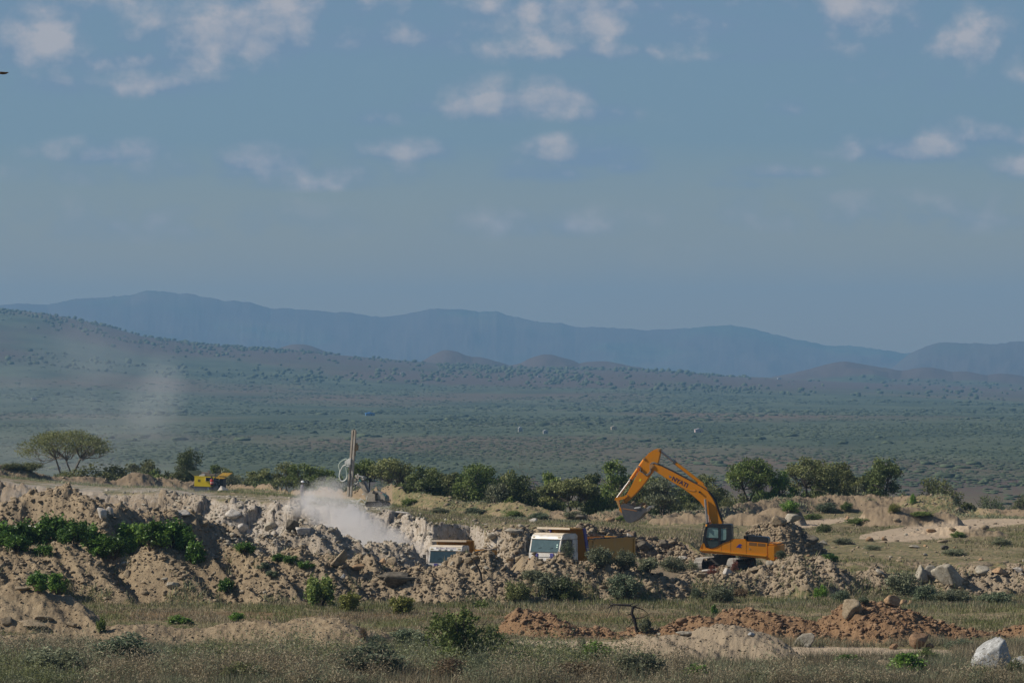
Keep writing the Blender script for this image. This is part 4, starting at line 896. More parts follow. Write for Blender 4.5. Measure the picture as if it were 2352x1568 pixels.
BL = [(778,1298,42,42,'tan','upright tan boulder on the middle of the spoil crest',361),(1955,1416,50,46,'tan','tilted tan boulder perched on top of the red mound',2,-.35),
 (2277,1546,90,98,'grey','big grey white pointed boulder at the bottom right',335,.15),(2347,1534,44,32,'grey','pale grey boulder cut by the right edge beside the big one',5),
 (2117,1340,32,44,'pale','upright pale boulder on the right bank, left one of the pair',339,.1),(2136,1330,40,34,'pale','pale boulder leaning behind the upright one on the right bank',7),(2176,1340,70,46,'pale','long slanting pale boulder lying down the right bank',8,.55),
 (2256,1321,34,24,'pale','whitish boulder on the bank between the slanting one and the orange one',9),(2296,1318,38,18,'orange','orange tan boulder on the bank near the right edge',10),(2021,1323,20,18,'pale','small pale boulder on the bank left of the pale pair',11),
 (2339,1314,26,14,'white','white stone on the bank at the right edge',12),
 (2050,1390,40,28,'orange','orange and white rock in the grass above the red mound',13),(2076,1388,18,14,'orange','small orange rock right of the orange and white one',14),(2091,1390,14,14,'orange','smallest orange rock at the right end of its row',15),
 (2017,1522,46,17,'tan','top slab of the stacked brown rocks at the lower right',16),(2035,1532,42,20,'tan','middle block of the stacked brown rocks at the lower right',17),(2044,1546,26,15,'pale','pale bottom block of the stacked brown rocks',18),
 (2110,1488,46,38,'red','large round red clod at the foot of the red mound',19),(1566,1440,32,22,'red','red clod at the left end of the long red mound',20),(2052,1490,22,16,'red','small red clod on the road edge under the red mound',21),(2135,1488,20,14,'red','red clod right of the large round one',22),
 (1571,1460,40,12,'pale','flat pale slab lying behind the grey mound',23),(1726,1462,18,11,'grey','grey stone on the right shoulder of the grey mound',24),(1512,1460,18,8,'pale','small pale stone left of the flat pale slab',25),
 (78,1442,70,20,'tan','long flat slab at the foot of the lowest left mound',26),(102,1424,46,14,'tan','slab resting above the long flat slab',27),(15,1434,28,22,'tan','blocky tan stone at the bottom left edge',28),(165,1440,26,14,'tan','tan stone right of the long flat slab',29),
 (52,1356,36,11,'tan','flat stone on the crest of the lowest left mound',30),(289,1298,24,10,'grey','flat grey stone in the gap left of the rounded mound',31),(292,1328,16,20,'tan','tan stone in the gully left of the rounded mound',32),
 (398,1352,28,18,'pale','pale stone on the slope of the rounded mound, lower one',33),(379,1338,14,10,'pale','small pale stone above the lower pale one',34),(396,1308,18,8,'tan','flat stone high on the rounded mound',35),(356,1288,12,7,'tan','small stone near the crest of the rounded mound',36),
 (695,1230,34,19,'white','squared white block on the rubble behind the spoil ridge',37,0,.8,.1,True),(672,1222,34,34,'dark','rough dark rock left of the squared white block',38),(462,1208,38,20,'tan','large tan clod on top of the left rubble ridge',39),
 (915,1352,80,34,'dark','big dark brown overhanging rock in the middle of the spoil slope',40),(905,1330,70,18,'dark','flat dark rock above the big overhanging one',41),(826,1312,36,22,'orange','orange brown split rock right of the upright tan boulder',42),(900,1298,24,22,'tan','brown rock on the crest left of the trucks',43),(878,1296,22,18,'orange','blocky orange rock on the crest beside the brown one',44),
 (787,1331,16,14,'grey','grey stone below the upright tan boulder',45),(1054,1300,18,24,'tan','knobbly tan rock in front of the left truck',46),(1040,1300,14,14,'pale','pale stone left of the knobbly rock',47),(1024,1298,14,13,'tan','pointed stone in front of the left truck windscreen',48),
 (1085,1296,36,20,'tan','rounded tan lump right of the knobbly rock',49),(922,1180,38,7,'white','flat white slab on the bench right of the drill',50),(1820,1202,46,26,'pale','pale block on top of the heap right of the excavator',51),(1790,1205,36,24,'tan','tan block on the left shoulder of that heap',52),
 (1860,1250,44,22,'dark','dark rock at the right foot of the heap behind the excavator tail',53),(1888,1252,26,14,'pale','pale stone beside the dark rock, right of the heap',54),(1997,1242,22,12,'orange','orange stone at the near edge of the right track',55),(1402,1199,22,14,'orange','rusty orange rock left of the excavator bucket',56),
 (1330,1194,36,15,'dark','dark grey rock on the bench above the right truck',57),(1567,1289,26,14,'white','white rock in front of the left excavator track',58),(1632,1318,40,14,'white','pale broken rock under the excavator',59),(1672,1322,24,16,'white','pale block at the foot of the right excavator track',60),
 (1735,1314,40,12,'tan','long tan slab lying behind the reddish weed',61),(1612,1328,26,14,'tan','tan clod below the excavator tracks',62),(2140,1222,26,9,'orange','orange stone in the stony patch, left',63),(2190,1220,24,10,'tan','tan stone in the stony patch, middle',64),(2262,1216,20,12,'tan','upright tan stone in the stony patch, right',65),
 (2100,1258,26,8,'pale','pale flat stone in the right meadow',66),(2170,1262,20,12,'dark','dark stone in the right meadow',67),(1768,1300,18,14,'pale','pale stone behind the excavator counterweight',68),(1225,1200,20,12,'white','white stone on the bench above the right truck cab',69),
 (535,1196,36,26,'white','white block at the left of the bright rock face',70),(560,1222,34,24,'white','lower white block of the bright rock face',71),(622,1218,30,22,'pale','pale block in the bright rock face',72),(420,1186,34,18,'white','white angular block in the dusty rock face',73),
 (250,1190,26,30,'white','white slab standing in the left rubble ridge',74),(235,1198,22,34,'white','narrow white slab left of the standing white slab',75),(512,1128,26,14,'white','white boulder in front of the compressor',76),
 (1180,1234,44,16,'pale','long pale rock on the bank left of the right truck',77),(1130,1246,26,16,'pale','pale rock on the bank above the left truck tail',78),(1480,1262,40,24,'dark','dark rock in the shaded bank right of the truck',79),(1530,1262,36,26,'dark','dark rock nearer the excavator in the shaded bank',80),(1448,1252,22,26,'white','white rock beside the truck tail in the shaded bank',81)]
for q in BL:
    q = list(q) + [0.0, .8, .12, False][len(q) - 7:]
    boulder(q[0], q[1], q[2], q[3], q[4], q[5], q[6], q[7], q[8], q[9], box=q[10])
def slab():
    p, D = place(1847, 1484, 209.0); k = D / F; O = [(-25,3),(-17,18),(-4,28),(17,30),(24,23),(21,12),(7,-6),(-17,-6)]
    bm = bmesh.new(); fr = [bm.verts.new((a * k, -.14 + .02 * (n % 3), b_ * k * 1.06)) for n, (a, b_) in enumerate(O)]; bk = [bm.verts.new((a * k, .14, b_ * k * 1.06)) for a, b_ in O]
    bm.faces.new(fr); bm.faces.new(bk[::-1])
    for n in range(8): bm.faces.new((fr[n], bk[n], bk[(n + 1) % 8], fr[(n + 1) % 8]))
    bmesh.ops.recalc_face_normals(bm, faces=bm.faces); bmesh.ops.bevel(bm, geom=list(bm.edges), offset=.025, segments=1, affect='EDGES'); me = bpy.data.meshes.new('stone_slab'); bm.to_mesh(me); bm.free(); me.materials.append(ROCK['pale'])
    o = link('stone_slab', me, None, (p.x, p.y, p.z)); o.rotation_euler = (-.3, 0, -.15); setp(o, 'flat grey slab leaning against the foot of the red mound', 'slab')
slab()
# many loose rocks, still countable: copies of a few
def loose(n, region, kinds, size, label, group, seed, cond):
    rng = np.random.default_rng(seed); c = 0; tries = 0
    VXc = rng.uniform(region[0], region[1], n * 12); Dc = rng.uniform(region[2], region[3], n * 12); Zc, m = terrain(VXc, Dc); ok = cond(VXc, Dc, m)
    for vx, D, z in list(zip(VXc[ok], Dc[ok], Zc[ok]))[:n]:
        s = size[0] * (size[1] / size[0]) ** (rng.uniform() ** 2.2); o = link('rock', rock_mesh(100 + int(rng.integers(0, 7)), kinds[int(rng.integers(0, len(kinds)))], 2)); o.scale = (s * rng.uniform(.8, 1.4), s, s * rng.uniform(.5, .9))
        o.location = ((vx - CX) * D / F, D, z + s * .25); o.rotation_euler = (rng.normal() * .3, rng.normal() * .3, rng.uniform(0, 6.28)); setp(o, label, 'rock', group)
loose(70, (560, 2400, 246, 275), ['tan', 'tan', 'pale', 'dark'], (.12, .3), 'small loose rock on the front spoil ridge', 'loose rocks on the front spoil ridge', 1, lambda v, D, m: m['spoil'] > .6)
loose(60, (350, 1120, 268, 330), ['pale', 'tan', 'tan'], (.13, .3), 'pale loose rock in the pit and on the rubble in front of the rock face', 'pale rocks in the pit', 2, lambda v, D, m: (m['rub'] > .5) | (m['cliff'] > .3))
loose(40, (1110, 1620, 290, 318), ['tan', 'tan', 'dark', 'pale'], (.14, .32), 'loose rock on the broken bank behind the right truck', 'rocks on the bank behind the right truck', 3, lambda v, D, m: m['cliff'] > .25)
loose(45, (1700, 2400, 280, 400), ['tan', 'pale', 'orange'], (.14, .36), 'small rock scattered over the right meadow and its stony patch', 'rocks scattered over the right meadow', 4, lambda v, D, m: m['far'] < .3)
def rubble(name, n, region, mat, smin, smax, seed, cond):
    rng = np.random.default_rng(seed); G = [rock_geo(900 + i, 1, 5, .3) for i in range(6)]
    vx = rng.uniform(region[0], region[1], n * 3); D = rng.uniform(region[2], region[3], n * 3); z, m = terrain(vx, D); k = rng.uniform(0, 1, n * 3) < cond(vx, D, m); vx, D, z = vx[k][:n], D[k][:n], z[k][:n]; n = len(vx); x = (vx - CX) * D / F
    VV = []; FF = []; off = 0; gi = rng.integers(0, 6, n)
    for g in range(6):
        s_ = gi == g; c = int(s_.sum()); V, Fc = G[g]; s = smin * (smax / smin) ** (rng.uniform(0, 1, c) ** 3.6); a = rng.uniform(0, 2 * PI, c); t = rng.normal(0, .7, c)
        Vx = V[None] * (np.stack([s * rng.uniform(.8, 1.9, c), s, s * rng.uniform(.3, .8, c)], 1))[:, None]
        y2 = Vx[..., 1] * np.cos(t)[:, None] - Vx[..., 2] * np.sin(t)[:, None]; z2 = Vx[..., 1] * np.sin(t)[:, None] + Vx[..., 2] * np.cos(t)[:, None]
        X = Vx[..., 0] * np.cos(a)[:, None] - y2 * np.sin(a)[:, None] + x[s_][:, None]; Y = Vx[..., 0] * np.sin(a)[:, None] + y2 * np.cos(a)[:, None] + D[s_][:, None]; Z = z2 + (z[s_] + s * .25)[:, None]
        VV.append(np.stack([X, Y, Z], -1).reshape(-1, 3)); FF.append((Fc[None] + (np.arange(c) * len(V))[:, None, None]).reshape(-1, 3) + off); off += c * len(V)
    o = link(name, np_mesh(name, np.vstack(VV), np.vstack(FF), ROCK[mat])); setp(o, kind='stuff')
rubble('loose_stones', 44000, (-60, 2420, 243, 276), 'tan', .03, .17, 11, lambda v, D, m: m['spoil'] * (.6 + .4 * sstep(540, 700, v)))
rubble('mound_pebbles', 14000, (-60, 2000, 196, 230), 'tan', .018, .075, 12, lambda v, D, m: (m['fl'] + m['fr'] + m['ml']) * .8)
rubble('pale_rubble', 20000, (150, 1125, 266, 340), 'pale', .035, .17, 13, lambda v, D, m: np.clip(m['rub'] * sstep(420, 640, v) + m['cliff'] * np.interp(v, [0, 380, 520], [.5, .6, 1]) + m['plat'] * .06 * (D < 345), 0, 1))
rubble('tan_rubble', 6000, (-60, 700, 262, 290), 'tan', .04, .2, 14, lambda v, D, m: m['rub'])
rubble('red_clods', 9000, (1080, 2420, 208, 226), 'red', .03, .15, 15, lambda v, D, m: m['red'])
rubble('bank_rubble', 7000, (1100, 1640, 288, 318), 'tan', .05, .24, 16, lambda v, D, m: m['cliff'])
rubble('far_stones', 9000, (-60, 2420, 370, 500), 'tan', .06, .22, 17, lambda v, D, m: m['far'] + .5 * m['heap2'])
rubble('meadow_stones', 2500, (900, 2420, 270, 400), 'tan', .04, .16, 18, lambda v, D, m: .8 * (1 - m['pile']))
rubble('heap_stones', 2200, (1690, 1910, 312, 330), 'tan', .05, .22, 19, lambda v, D, m: m['heap'])
# ---------------------------------------------------------------- machines: mesh helpers
def prism(bm, poly, y0, y1):
    a = [bm.verts.new((x, y0, z)) for x, z in poly]; b_ = [bm.verts.new((x, y1, z)) for x, z in poly]; n = len(poly)
    bm.faces.new(a); bm.faces.new(b_[::-1])
    for i in range(n): bm.faces.new((a[i], b_[i], b_[(i + 1) % n], a[(i + 1) % n]))
def prism_y(bm, poly, z0, z1):               # outline in plan (x, y), from z0 to z1
    a = [bm.verts.new((x, y, z0)) for x, y in poly]; b_ = [bm.verts.new((x, y, z1)) for x, y in poly]; n = len(poly)
    bm.faces.new(a[::-1]); bm.faces.new(b_)
    for i in range(n): bm.faces.new((a[i], a[(i + 1) % n], b_[(i + 1) % n], b_[i]))
def box(bm, c, s, rot=None):
    m = Matrix.LocRotScale(Vector(c), Euler(rot) if rot else None, Vector(s)); bmesh.ops.create_cube(bm, size=1.0, matrix=m)
def cyl(bm, p0, p1, r0, r1=None, n=14):
    p0, p1 = Vector(p0), Vector(p1); d = p1 - p0; q = d.to_track_quat('Z', 'Y')
    m = Matrix.LocRotScale((p0 + p1) / 2, q, None); bmesh.ops.create_cone(bm, cap_ends=True, segments=n, radius1=r0, radius2=r0 if r1 is None else r1, depth=d.length, matrix=m)
def tube(bm, pts, r, n=6):
    pts = [Vector(p) for p in pts]; rings = []
    for i, p in enumerate(pts):
        d = (pts[min(i + 1, len(pts) - 1)] - pts[max(i - 1, 0)]).normalized(); u = d.cross(Vector((0, 1, 0.01))).normalized(); v = d.cross(u)
        rr = r[i] if isinstance(r, (list, tuple)) else r
        rings.append([bm.verts.new(p + (u * math.cos(2 * PI * k / n) + v * math.sin(2 * PI * k / n)) * rr) for k in range(n)])
    for a, b_ in zip(rings, rings[1:]):
        for k in range(n): bm.faces.new((a[k], a[(k + 1) % n], b_[(k + 1) % n], b_[k]))
    bm.faces.new(rings[0][::-1]); bm.faces.new(rings[-1])
def smooth_path(pts, n=5):
    P = [Vector(p) for p in pts]; P = [P[0] * 2 - P[1]] + P + [P[-1] * 2 - P[-2]]; out = []
    for i in range(1, len(P) - 2):
        for k in range(n):
            t = k / n; a, b_, c, d = P[i - 1], P[i], P[i + 1], P[i + 2]
            out.append(.5 * ((2 * b_) + (c - a) * t + (2 * a - 5 * b_ + 4 * c - d) * t * t + (3 * b_ - a - 3 * c + d) * t ** 3))
    return out + [P[-2]]
def part(name, fn, mat, parent=None, bevel=0.0, smooth=False, label=None):
    bm = bmesh.new(); fn(bm)
    bmesh.ops.recalc_face_normals(bm, faces=bm.faces)
    if bevel:
        e = [x for x in bm.edges if len(x.link_faces) == 2 and x.calc_face_angle(0) > .5]
        bmesh.ops.bevel(bm, geom=e, offset=bevel, segments=2, affect='EDGES', clamp_overlap=True)
    me = bpy.data.meshes.new(name); bm.to_mesh(me); bm.free(); me.materials.append(mat)
    if smooth:
        for p in me.polygons: p.use_smooth = True
        me.set_sharp_from_angle(angle=.7)
    o = link(name, me, parent)
    if label: o['label'] = label
    return o
def lettering(name, text, size, mat, parent, mtx, shear=0.0, depth=.006, space=1.0):
    cu = bpy.data.curves.new('tmp', 'FONT'); cu.body = text; cu.size = size; cu.extrude = depth; cu.shear = shear; cu.align_x = 'CENTER'; cu.align_y = 'CENTER'; cu.offset = size * .02; cu.space_character = space
    t = bpy.data.objects.new('tmp', cu); COL.objects.link(t); bpy.context.view_layer.update()
    me = bpy.data.meshes.new_from_object(t.evaluated_get(bpy.context.evaluated_depsgraph_get())); bpy.data.objects.remove(t); bpy.data.curves.remove(cu)
    me.name = name; me.materials.clear(); me.materials.append(mat); o = link(name, me, parent); o.matrix_local = mtx; return o
DUST = (.36, .28, .19)
MT = {
 'orange': simple('orange_paint', (.60, .215, .004), .5, dirt=(.46, .20, .03), dirt_amt=.4, scale=1.4, spec=.25),
 'yellowo': simple('tipper_yellow_paint', (.50, .25, .03), .5, dirt=(.40, .25, .09), dirt_amt=.5, scale=1.6),
 'yellow': simple('yellow_paint', (.80, .60, .012), .45, dirt=(.45, .34, .06), dirt_amt=.3, scale=2),
 'white': simple('dusty_white_paint', (.68, .66, .62), .45, dirt=(.46, .40, .31), dirt_amt=.7, scale=1.8),
 'dustroof': simple('dust_covered_white_paint', (.58, .48, .35), .8, dirt=(.66, .60, .50), dirt_amt=.5, scale=2.5),
 'blue': simple('blue_paint', (.055, .05, .24), .45, dirt=(.13, .11, .25), dirt_amt=.4, scale=2),
 'black': simple('black_paint', (.012, .012, .014), .4, dirt=(.05, .045, .04), dirt_amt=.3, scale=3),
 'rubber': simple('rubber', (.02, .02, .02), .85, dirt=(.10, .08, .06), dirt_amt=.6, scale=4),
 'steel': simple('worn_steel', (.085, .085, .09), .55, .3, dirt=(.18, .165, .15), dirt_amt=.4, scale=3),
 'chrome': simple('steel_rod', (.42, .38, .34), .35, .6, dirt=(.30, .22, .15), dirt_amt=.5, scale=8),
 'track': simple('dusty_track_steel', (.44, .40, .34), .8, dirt=(.54, .50, .44), dirt_amt=.6, scale=5),
 'grime': simple('greasy_dark_steel', (.022, .02, .018), .7, dirt=(.08, .065, .05), dirt_amt=.5, scale=4),
 'dusty': simple('dust_coated_steel', (.40, .345, .27), .85, dirt=(.20, .18, .15), dirt_amt=.6, scale=4),
 'hose': simple('dusty_hose', (.68, .67, .62), .8, dirt=(.34, .36, .32), dirt_amt=.5, scale=6),
 'teal': simple('teal_paint', (.03, .16, .15), .5, dirt=(.12, .16, .14), dirt_amt=.5, scale=5),
 'mast': simple('dusty_mast_steel', (.47, .415, .34), .75, dirt=(.26, .205, .145), dirt_amt=.6, scale=4, stretch=(1, 1, .4)),
 'red': simple('red_lamp', (.55, .03, .02), .3), 'amber': simple('amber_lamp', (.55, .13, .02), .3),
 'glass': glass('dark_glass', (.018, .03, .033)), 'glasslt': glass('dusty_green_glass', (.035, .055, .055)), 'cabglass': glass('cab_glass', (.10, .16, .15)),
 'blueletter': simple('dark_blue_letters', (.018, .014, .07), .5), 'dirtload': ROCK['tan'], 'greybody': simple('grey_paint', (.085, .095, .11), .55, dirt=(.16, .15, .14), dirt_amt=.4),
 'darkbay': simple('dark_engine_bay', (.018, .020, .024), .7, dirt=(.06, .065, .075), dirt_amt=.4, scale=5), 'cloth_blue': simple('blue_cloth', (.06, .12, .22), .9),
 'cyan': simple('turquoise_cloth', (.05, .38, .38), .8), 'sticker': simple('pale_green_sticker', (.42, .62, .52), .6), 'grille': simple('silver_trim', (.6, .6, .62), .35, .5),
}
# ---------------------------------------------------------------- excavator
def excavator():
    D0 = 300.0; YAW = math.radians(180 - 12); s = 32.0; c = math.cos(math.radians(12))
    base = W(1707, 1310, D0)
    t = thing('excavator', 'orange tracked excavator with its loaded bucket raised over the pit', 'excavator', base, YAW)
    def E(x, y): return ((329 - x / 4.876) / (s * c), (311 - y / 4.876) / s)
    def EP(pts): return [E(x, y) for x, y in pts]
    # boom: in the mid plane of the machine
    top = [(600,330),(640,325),(700,350),(800,400),(930,468),(1050,532),(1150,585),(1220,632),(1270,700),(1305,775),(1330,850),(1360,930),(1385,990),(1420,1120),(1430,1230)]
    bot = [(1300,1240),(1272,1080),(1258,990),(1228,900),(1190,825),(1130,745),(1050,675),(950,603),(850,543),(750,483),(660,422),(606,388),(585,355)]
    boom = part('boom', lambda b: prism(b, EP(top + bot), -.34, .34), MT['orange'], t, .03)
    def logo(b):
        for poly in ([(788,450),(818,466),(794,482)],): prism(b, EP(poly), .342, .352)
    part('emblem', logo, simple('grey_blue_mark', (.13, .14, .2), .5), boom)
    x, z = E(910, 527); ang = math.atan2(E(990, 565)[1] - E(830, 485)[1], -(E(990, 565)[0] - E(830, 485)[0]))
    m = Matrix.Translation((x, .344, z)) @ Matrix.Rotation(PI, 4, 'Z') @ Matrix.Rotation(PI / 2, 4, 'X') @ Matrix.Rotation(ang, 4, 'Z')
    lettering('lettering', 'NYATI', .43, MT['blueletter'], boom, m, 0.0, .006, 1.02)
    def beads(b):
        tube(b, [Vector((E(x, y)[0], .36, E(x, y)[1])) for x, y in [(930,578),(970,600),(1010,615),(1050,624),(1075,622),(1080,608)]], .012, 5)
    part('weld_rib', beads, simple('worn_orange_edge', (.62, .32, .09), .5), boom)
    def line_(b):
        for yy in (-.26, -.16, .16, .26):
            tube(b, smooth_path([Vector((E(x, y - 7)[0], yy, E(x, y - 7)[1])) for x, y in [(650,330),(800,400),(930,468),(1050,532),(1150,585),(1225,640),(1275,705),(1310,775),(1340,870),(1380,985)]], 4), .026, 5)
    part('hydraulic_lines', line_, MT['grime'], boom)
    part('lamp', lambda b: cyl(b, (E(1130,637)[0], .34, E(1130,637)[1]), (E(1130,637)[0], .45, E(1130,637)[1]), .07), MT['black'], boom)
    # arm (stick)
    arm_p = [(655,155),(680,152),(694,168),(685,220),(668,300),(645,345),(612,402),(570,462),(500,560),(430,642),(352,722),(312,762),(288,775),(262,760),(280,735),(300,690),(330,640),(380,545),(430,445),(478,335),(508,262),(560,205),(615,168)]
    arm = part('arm', lambda b: prism(b, EP(arm_p), -.25, .25), MT['orange'], t, .025)
    def pins(b):
        for (x, y), r, w in (((600,352),.16,.40),((675,168),.11,.30),((318,688),.12,.30),((278,752),.11,.30),((510,268),.1,.29)):
            px, pz = E(x, y); cyl(b, (px, -w, pz), (px, w, pz), r, None, 18); cyl(b, (px, w, pz), (px, w + .03, pz), r * .55, None, 14)
    part('pivot_pins', pins, simple('greasy_pin', (.42, .21, .06), .5, dirt=(.24, .17, .11)), arm)
    part('sticker', lambda b: prism(b, EP([(455,495),(480,495),(470,522),(452,520)]), .252, .257), MT['yellow'], arm)
    # cylinders
    def cy(name, a, b_, e, rb, rr, yy=0.0):
        A, B, C = E(*a), E(*b_), E(*e)
        o = part(name, lambda q: cyl(q, (A[0], yy, A[1]), (B[0], yy, B[1]), rb, None, 16), MT['orange'], t, smooth=True)
        part('piston_rod', lambda q: cyl(q, (B[0], yy, B[1]), (C[0], yy, C[1]), rr, None, 12), MT['chrome'], o, smooth=True)
        part('gland', lambda q: cyl(q, (B[0] + (B[0] - A[0]) * -.03, yy, B[1] + (B[1] - A[1]) * -.03), (B[0] + (B[0] - A[0]) * .035, yy, B[1] + (B[1] - A[1]) * .035), rb * 1.12, None, 16), MT['steel'], o, smooth=True)
        return o
    cy('arm_cylinder', (1165,560), (845,310), (690,185), .125, .075)
    cy('bucket_cylinder', (512,268), (350,505), (195,715), .115, .075)
    for yy in (.47, -.47): cy('boom_cylinder', (1235,1220), (1216,985), (1193,715), .12, .085, yy)
    def mount(b): prism(b, EP([(1085,555),(1110,535),(1165,538),(1170,560),(1200,590),(1215,630),(1150,592)]), -.16, .16)
    part('cylinder_bracket', mount, MT['orange'], boom)
    def hose(b):
        for dy, o_ in ((.28, 0), (.33, 9)):
            tube(b, smooth_path([Vector((E(x + o_, y + o_)[0], dy, E(x + o_, y + o_)[1])) for x, y in [(660,325),(620,308),(588,318),(575,350),(578,395),(560,430),(525,445),(490,415),(462,400),(465,360),(440,350),(425,372)]], 5), .03, 6)
    part('hose', hose, simple('worn_black_hose', (.11, .10, .09), .6, dirt=(.30, .28, .24), dirt_amt=.5, scale=6), arm)
    # linkage and bucket
    part('idler_link', lambda b: [prism(b, EP([(190,705),(180,735),(215,738),(300,712),(330,690),(318,672),(280,690)]), y0, y0 + .1) for y0 in (-.38, .28)], MT['orange'], t)
    part('push_link', lambda b: prism(b, EP([(178,712),(196,706),(222,742),(240,815),(262,850),(262,878),(236,862),(228,830),(205,775)]), -.16, .16), simple('dusty_orange_link', (.48, .26, .07), .6, dirt=(.40, .33, .24), dirt_amt=.6), t)
    BW = .78
    side = [(262,792),(282,772),(305,766),(360,790),(420,812),(500,832),(545,826),(560,822),(545,850),(528,862),(505,895),(478,925),(440,952),(400,975),(365,986),(335,980),(305,950),(288,910),(275,868)]
    def bucket(b):
        prism(b, EP(side), BW - .05, BW); prism(b, EP(side), -BW, -BW + .05)
        back = [(528,862),(505,895),(478,925),(440,952),(400,975),(365,986),(335,980),(305,950),(288,910),(275,868),(262,792)]
        P = EP(back); cx, cz = E(400, 850)
        inner = [(x + (cx - x) * .07, z + (cz - z) * .07) for x, z in P]
        for i in range(len(P) - 1): prism(b, [P[i], P[i + 1], inner[i + 1], inner[i]], -BW + .04, BW - .04)
    bk = part('bucket', bucket, MT['steel'], t)
    part('bucket_ear', lambda b: [prism(b, EP([(258,770),(275,738),(300,745),(306,775),(285,800),(282,880),(272,890),(232,850),(236,826),(258,815)]), y0, y0 + .08) for y0 in (-.3, .22)], MT['orange'], bk)
    part('wear_strip', lambda b: prism(b, EP([(282,820),(400,838),(440,848),(440,856),(395,848),(284,830)]), BW + .001, BW + .012), simple('rusty_orange', (.36, .16, .05), .7), bk)
    for k in range(5):
        yy = -BW + .1 + k * (2 * BW - .2) / 4
        part('tooth', lambda b: prism(b, EP([(522,868),(532,838),(555,812),(572,796),(576,800),(562,824),(545,856)]), yy - .05, yy + .05), simple('bright_tooth_steel', (.55, .53, .5), .4, .6), bk)
    # upper body
    body_p = [(1158,1272),(1190,1200),(1210,1200),(1226,1250),(1270,1258),(1300,1255),(1345,1240),(1412,1196),(1472,1165),(1505,1155),(1508,1152),(1660,1152),(1668,1165),(1680,1180),(1905,1196),(1905,1385),(1880,1370),(1500,1330),(1220,1312),(1172,1300)]
    body = part('body', lambda b: prism(b, EP(body_p), .42, 1.47), MT['orange'], t, .025)
    part('right_body_side', lambda b: prism(b, EP([(1190,1250),(1240,1210),(1500,1190),(1660,1152),(1680,1180),(1905,1196),(1905,1385),(1500,1330),(1190,1305)]), -1.47, .40), MT['orange'], t, .02)
    def sill(b): prism(b, EP([(1158,1274),(1164,1268),(1300,1279),(1500,1300),(1895,1335),(1890,1343),(1500,1310),(1300,1289),(1160,1284)]), 1.40, 1.56)
    part('sill_step', sill, simple('sunlit_sill_orange', (.66, .30, .015), .35), body)  # sunlight on the ledge put into a brighter orange than the body
    def louv(b):
        for q in ([(1703,1184),(1787,1192),(1787,1228),(1703,1220)], [(1800,1193),(1880,1199),(1880,1232),(1800,1228)]): prism(b, EP(q), 1.472, 1.478)
    part('louvre', louv, simple('dark_louvre', (.20, .085, .015), .6), body)
    def seams(b):
        for q in ([(1499,1160),(1502,1160),(1502,1325),(1499,1325)], [(1671,1180),(1674,1180),(1674,1340),(1671,1340)], [(1396,1205),(1398,1205),(1398,1310),(1396,1310)]): prism(b, EP(q), 1.471, 1.475)
    part('panel_seam', seams, simple('seam_shadow_gap', (.05, .025, .01), .9), body)
    part('latch', lambda b: cyl(b, (E(1708,1260)[0], 1.47, E(1708,1260)[1]), (E(1708,1260)[0], 1.49, E(1708,1260)[1]), .05), MT['chrome'], body)
    bu = [(1560,1248),(1572,1232),(1590,1212),(1606,1206),(1622,1214),(1628,1226),(1616,1222),(1606,1228),(1612,1240),(1626,1244),(1600,1250),(1580,1242)]
    part('emblem', lambda b: prism(b, EP(bu), 1.474, 1.482), simple('blue_emblem', (.03, .03, .23), .5), body)
    cwp = lambda: None
    def cw(b):
        x0, x1 = E(1905, 0)[0], E(2040, 0)[0]; zt = E(0, 1200)[1]; zb = E(0, 1398)[1]
        plan = [(x0, 1.49), (x1 + .35, 1.49), (x1 + .12, 1.36), (x1, 1.05), (x1 - .06, 0), (x1, -1.05), (x1 + .12, -1.36), (x1 + .35, -1.49), (x0, -1.49)]
        prism_y(b, plan, zb + .04, zt - .12)
        prism_y(b, [(x0, 1.40), (x1 + .45, 1.40), (x1 + .2, 1.1), (x1 + .15, -1.1), (x1 + .45, -1.40), (x0, -1.40)], zt - .12, zt)
    cwo = part('counterweight', cw, MT['orange'], t, .05)
    part('reflector', lambda b: box(b, (E(2000,0)[0], 1.495, E(0,1350)[1]), (.1, .012, .12)), MT['red'], cwo)
    def hood(b):
        prism(b, EP([(1676,1178),(1690,1132),(1715,1116),(1900,1130),(1908,1150),(1908,1194)]), .1, 1.25)
    hd = part('engine_hood', hood, MT['black'], t, .05)
    part('exhaust_pipe', lambda b: tube(b, [Vector((E(1765,1120)[0], .6, E(1765,1120)[1])), Vector((E(1772,1098)[0], .6, E(1772,1098)[1]))], .06), MT['grime'], hd)
    part('fuel_tank_top', lambda b: [cyl(b, (E(1655,1150)[0], .9, E(1655,1150)[1]), (E(1655,1120)[0], .9, E(1655,1118)[1]), .16), box(b, (E(1690,1130)[0], .3, E(1690,1135)[1]), (.5, .8, .35))], MT['grime'], t)
    def rail(b):
        tube(b, [Vector((E(x, y)[0], .55, E(x, y)[1])) for x, y in [(1510,1030),(1545,1028),(1560,1036),(1560,1112),(1552,1125)]], .025, 6)
    part('handrail', rail, MT['black'], t)
    # cab
    cab_o = [(1244,992),(1260,988),(1490,988),(1506,996),(1510,1030),(1510,1160),(1475,1178),(1412,1200),(1345,1244),(1300,1257),(1270,1258),(1234,1250),(1214,1202),(1192,1196),(1196,1150),(1212,1060),(1226,1015)]
    w1 = [(1246,1026),(1362,1026),(1362,1142),(1228,1138)]; w2 = [(1392,1034),(1452,1034),(1452,1150),(1440,1162),(1392,1175)]; w3 = [(1224,1158),(1362,1160),(1362,1222),(1330,1240),(1300,1250),(1250,1246)]
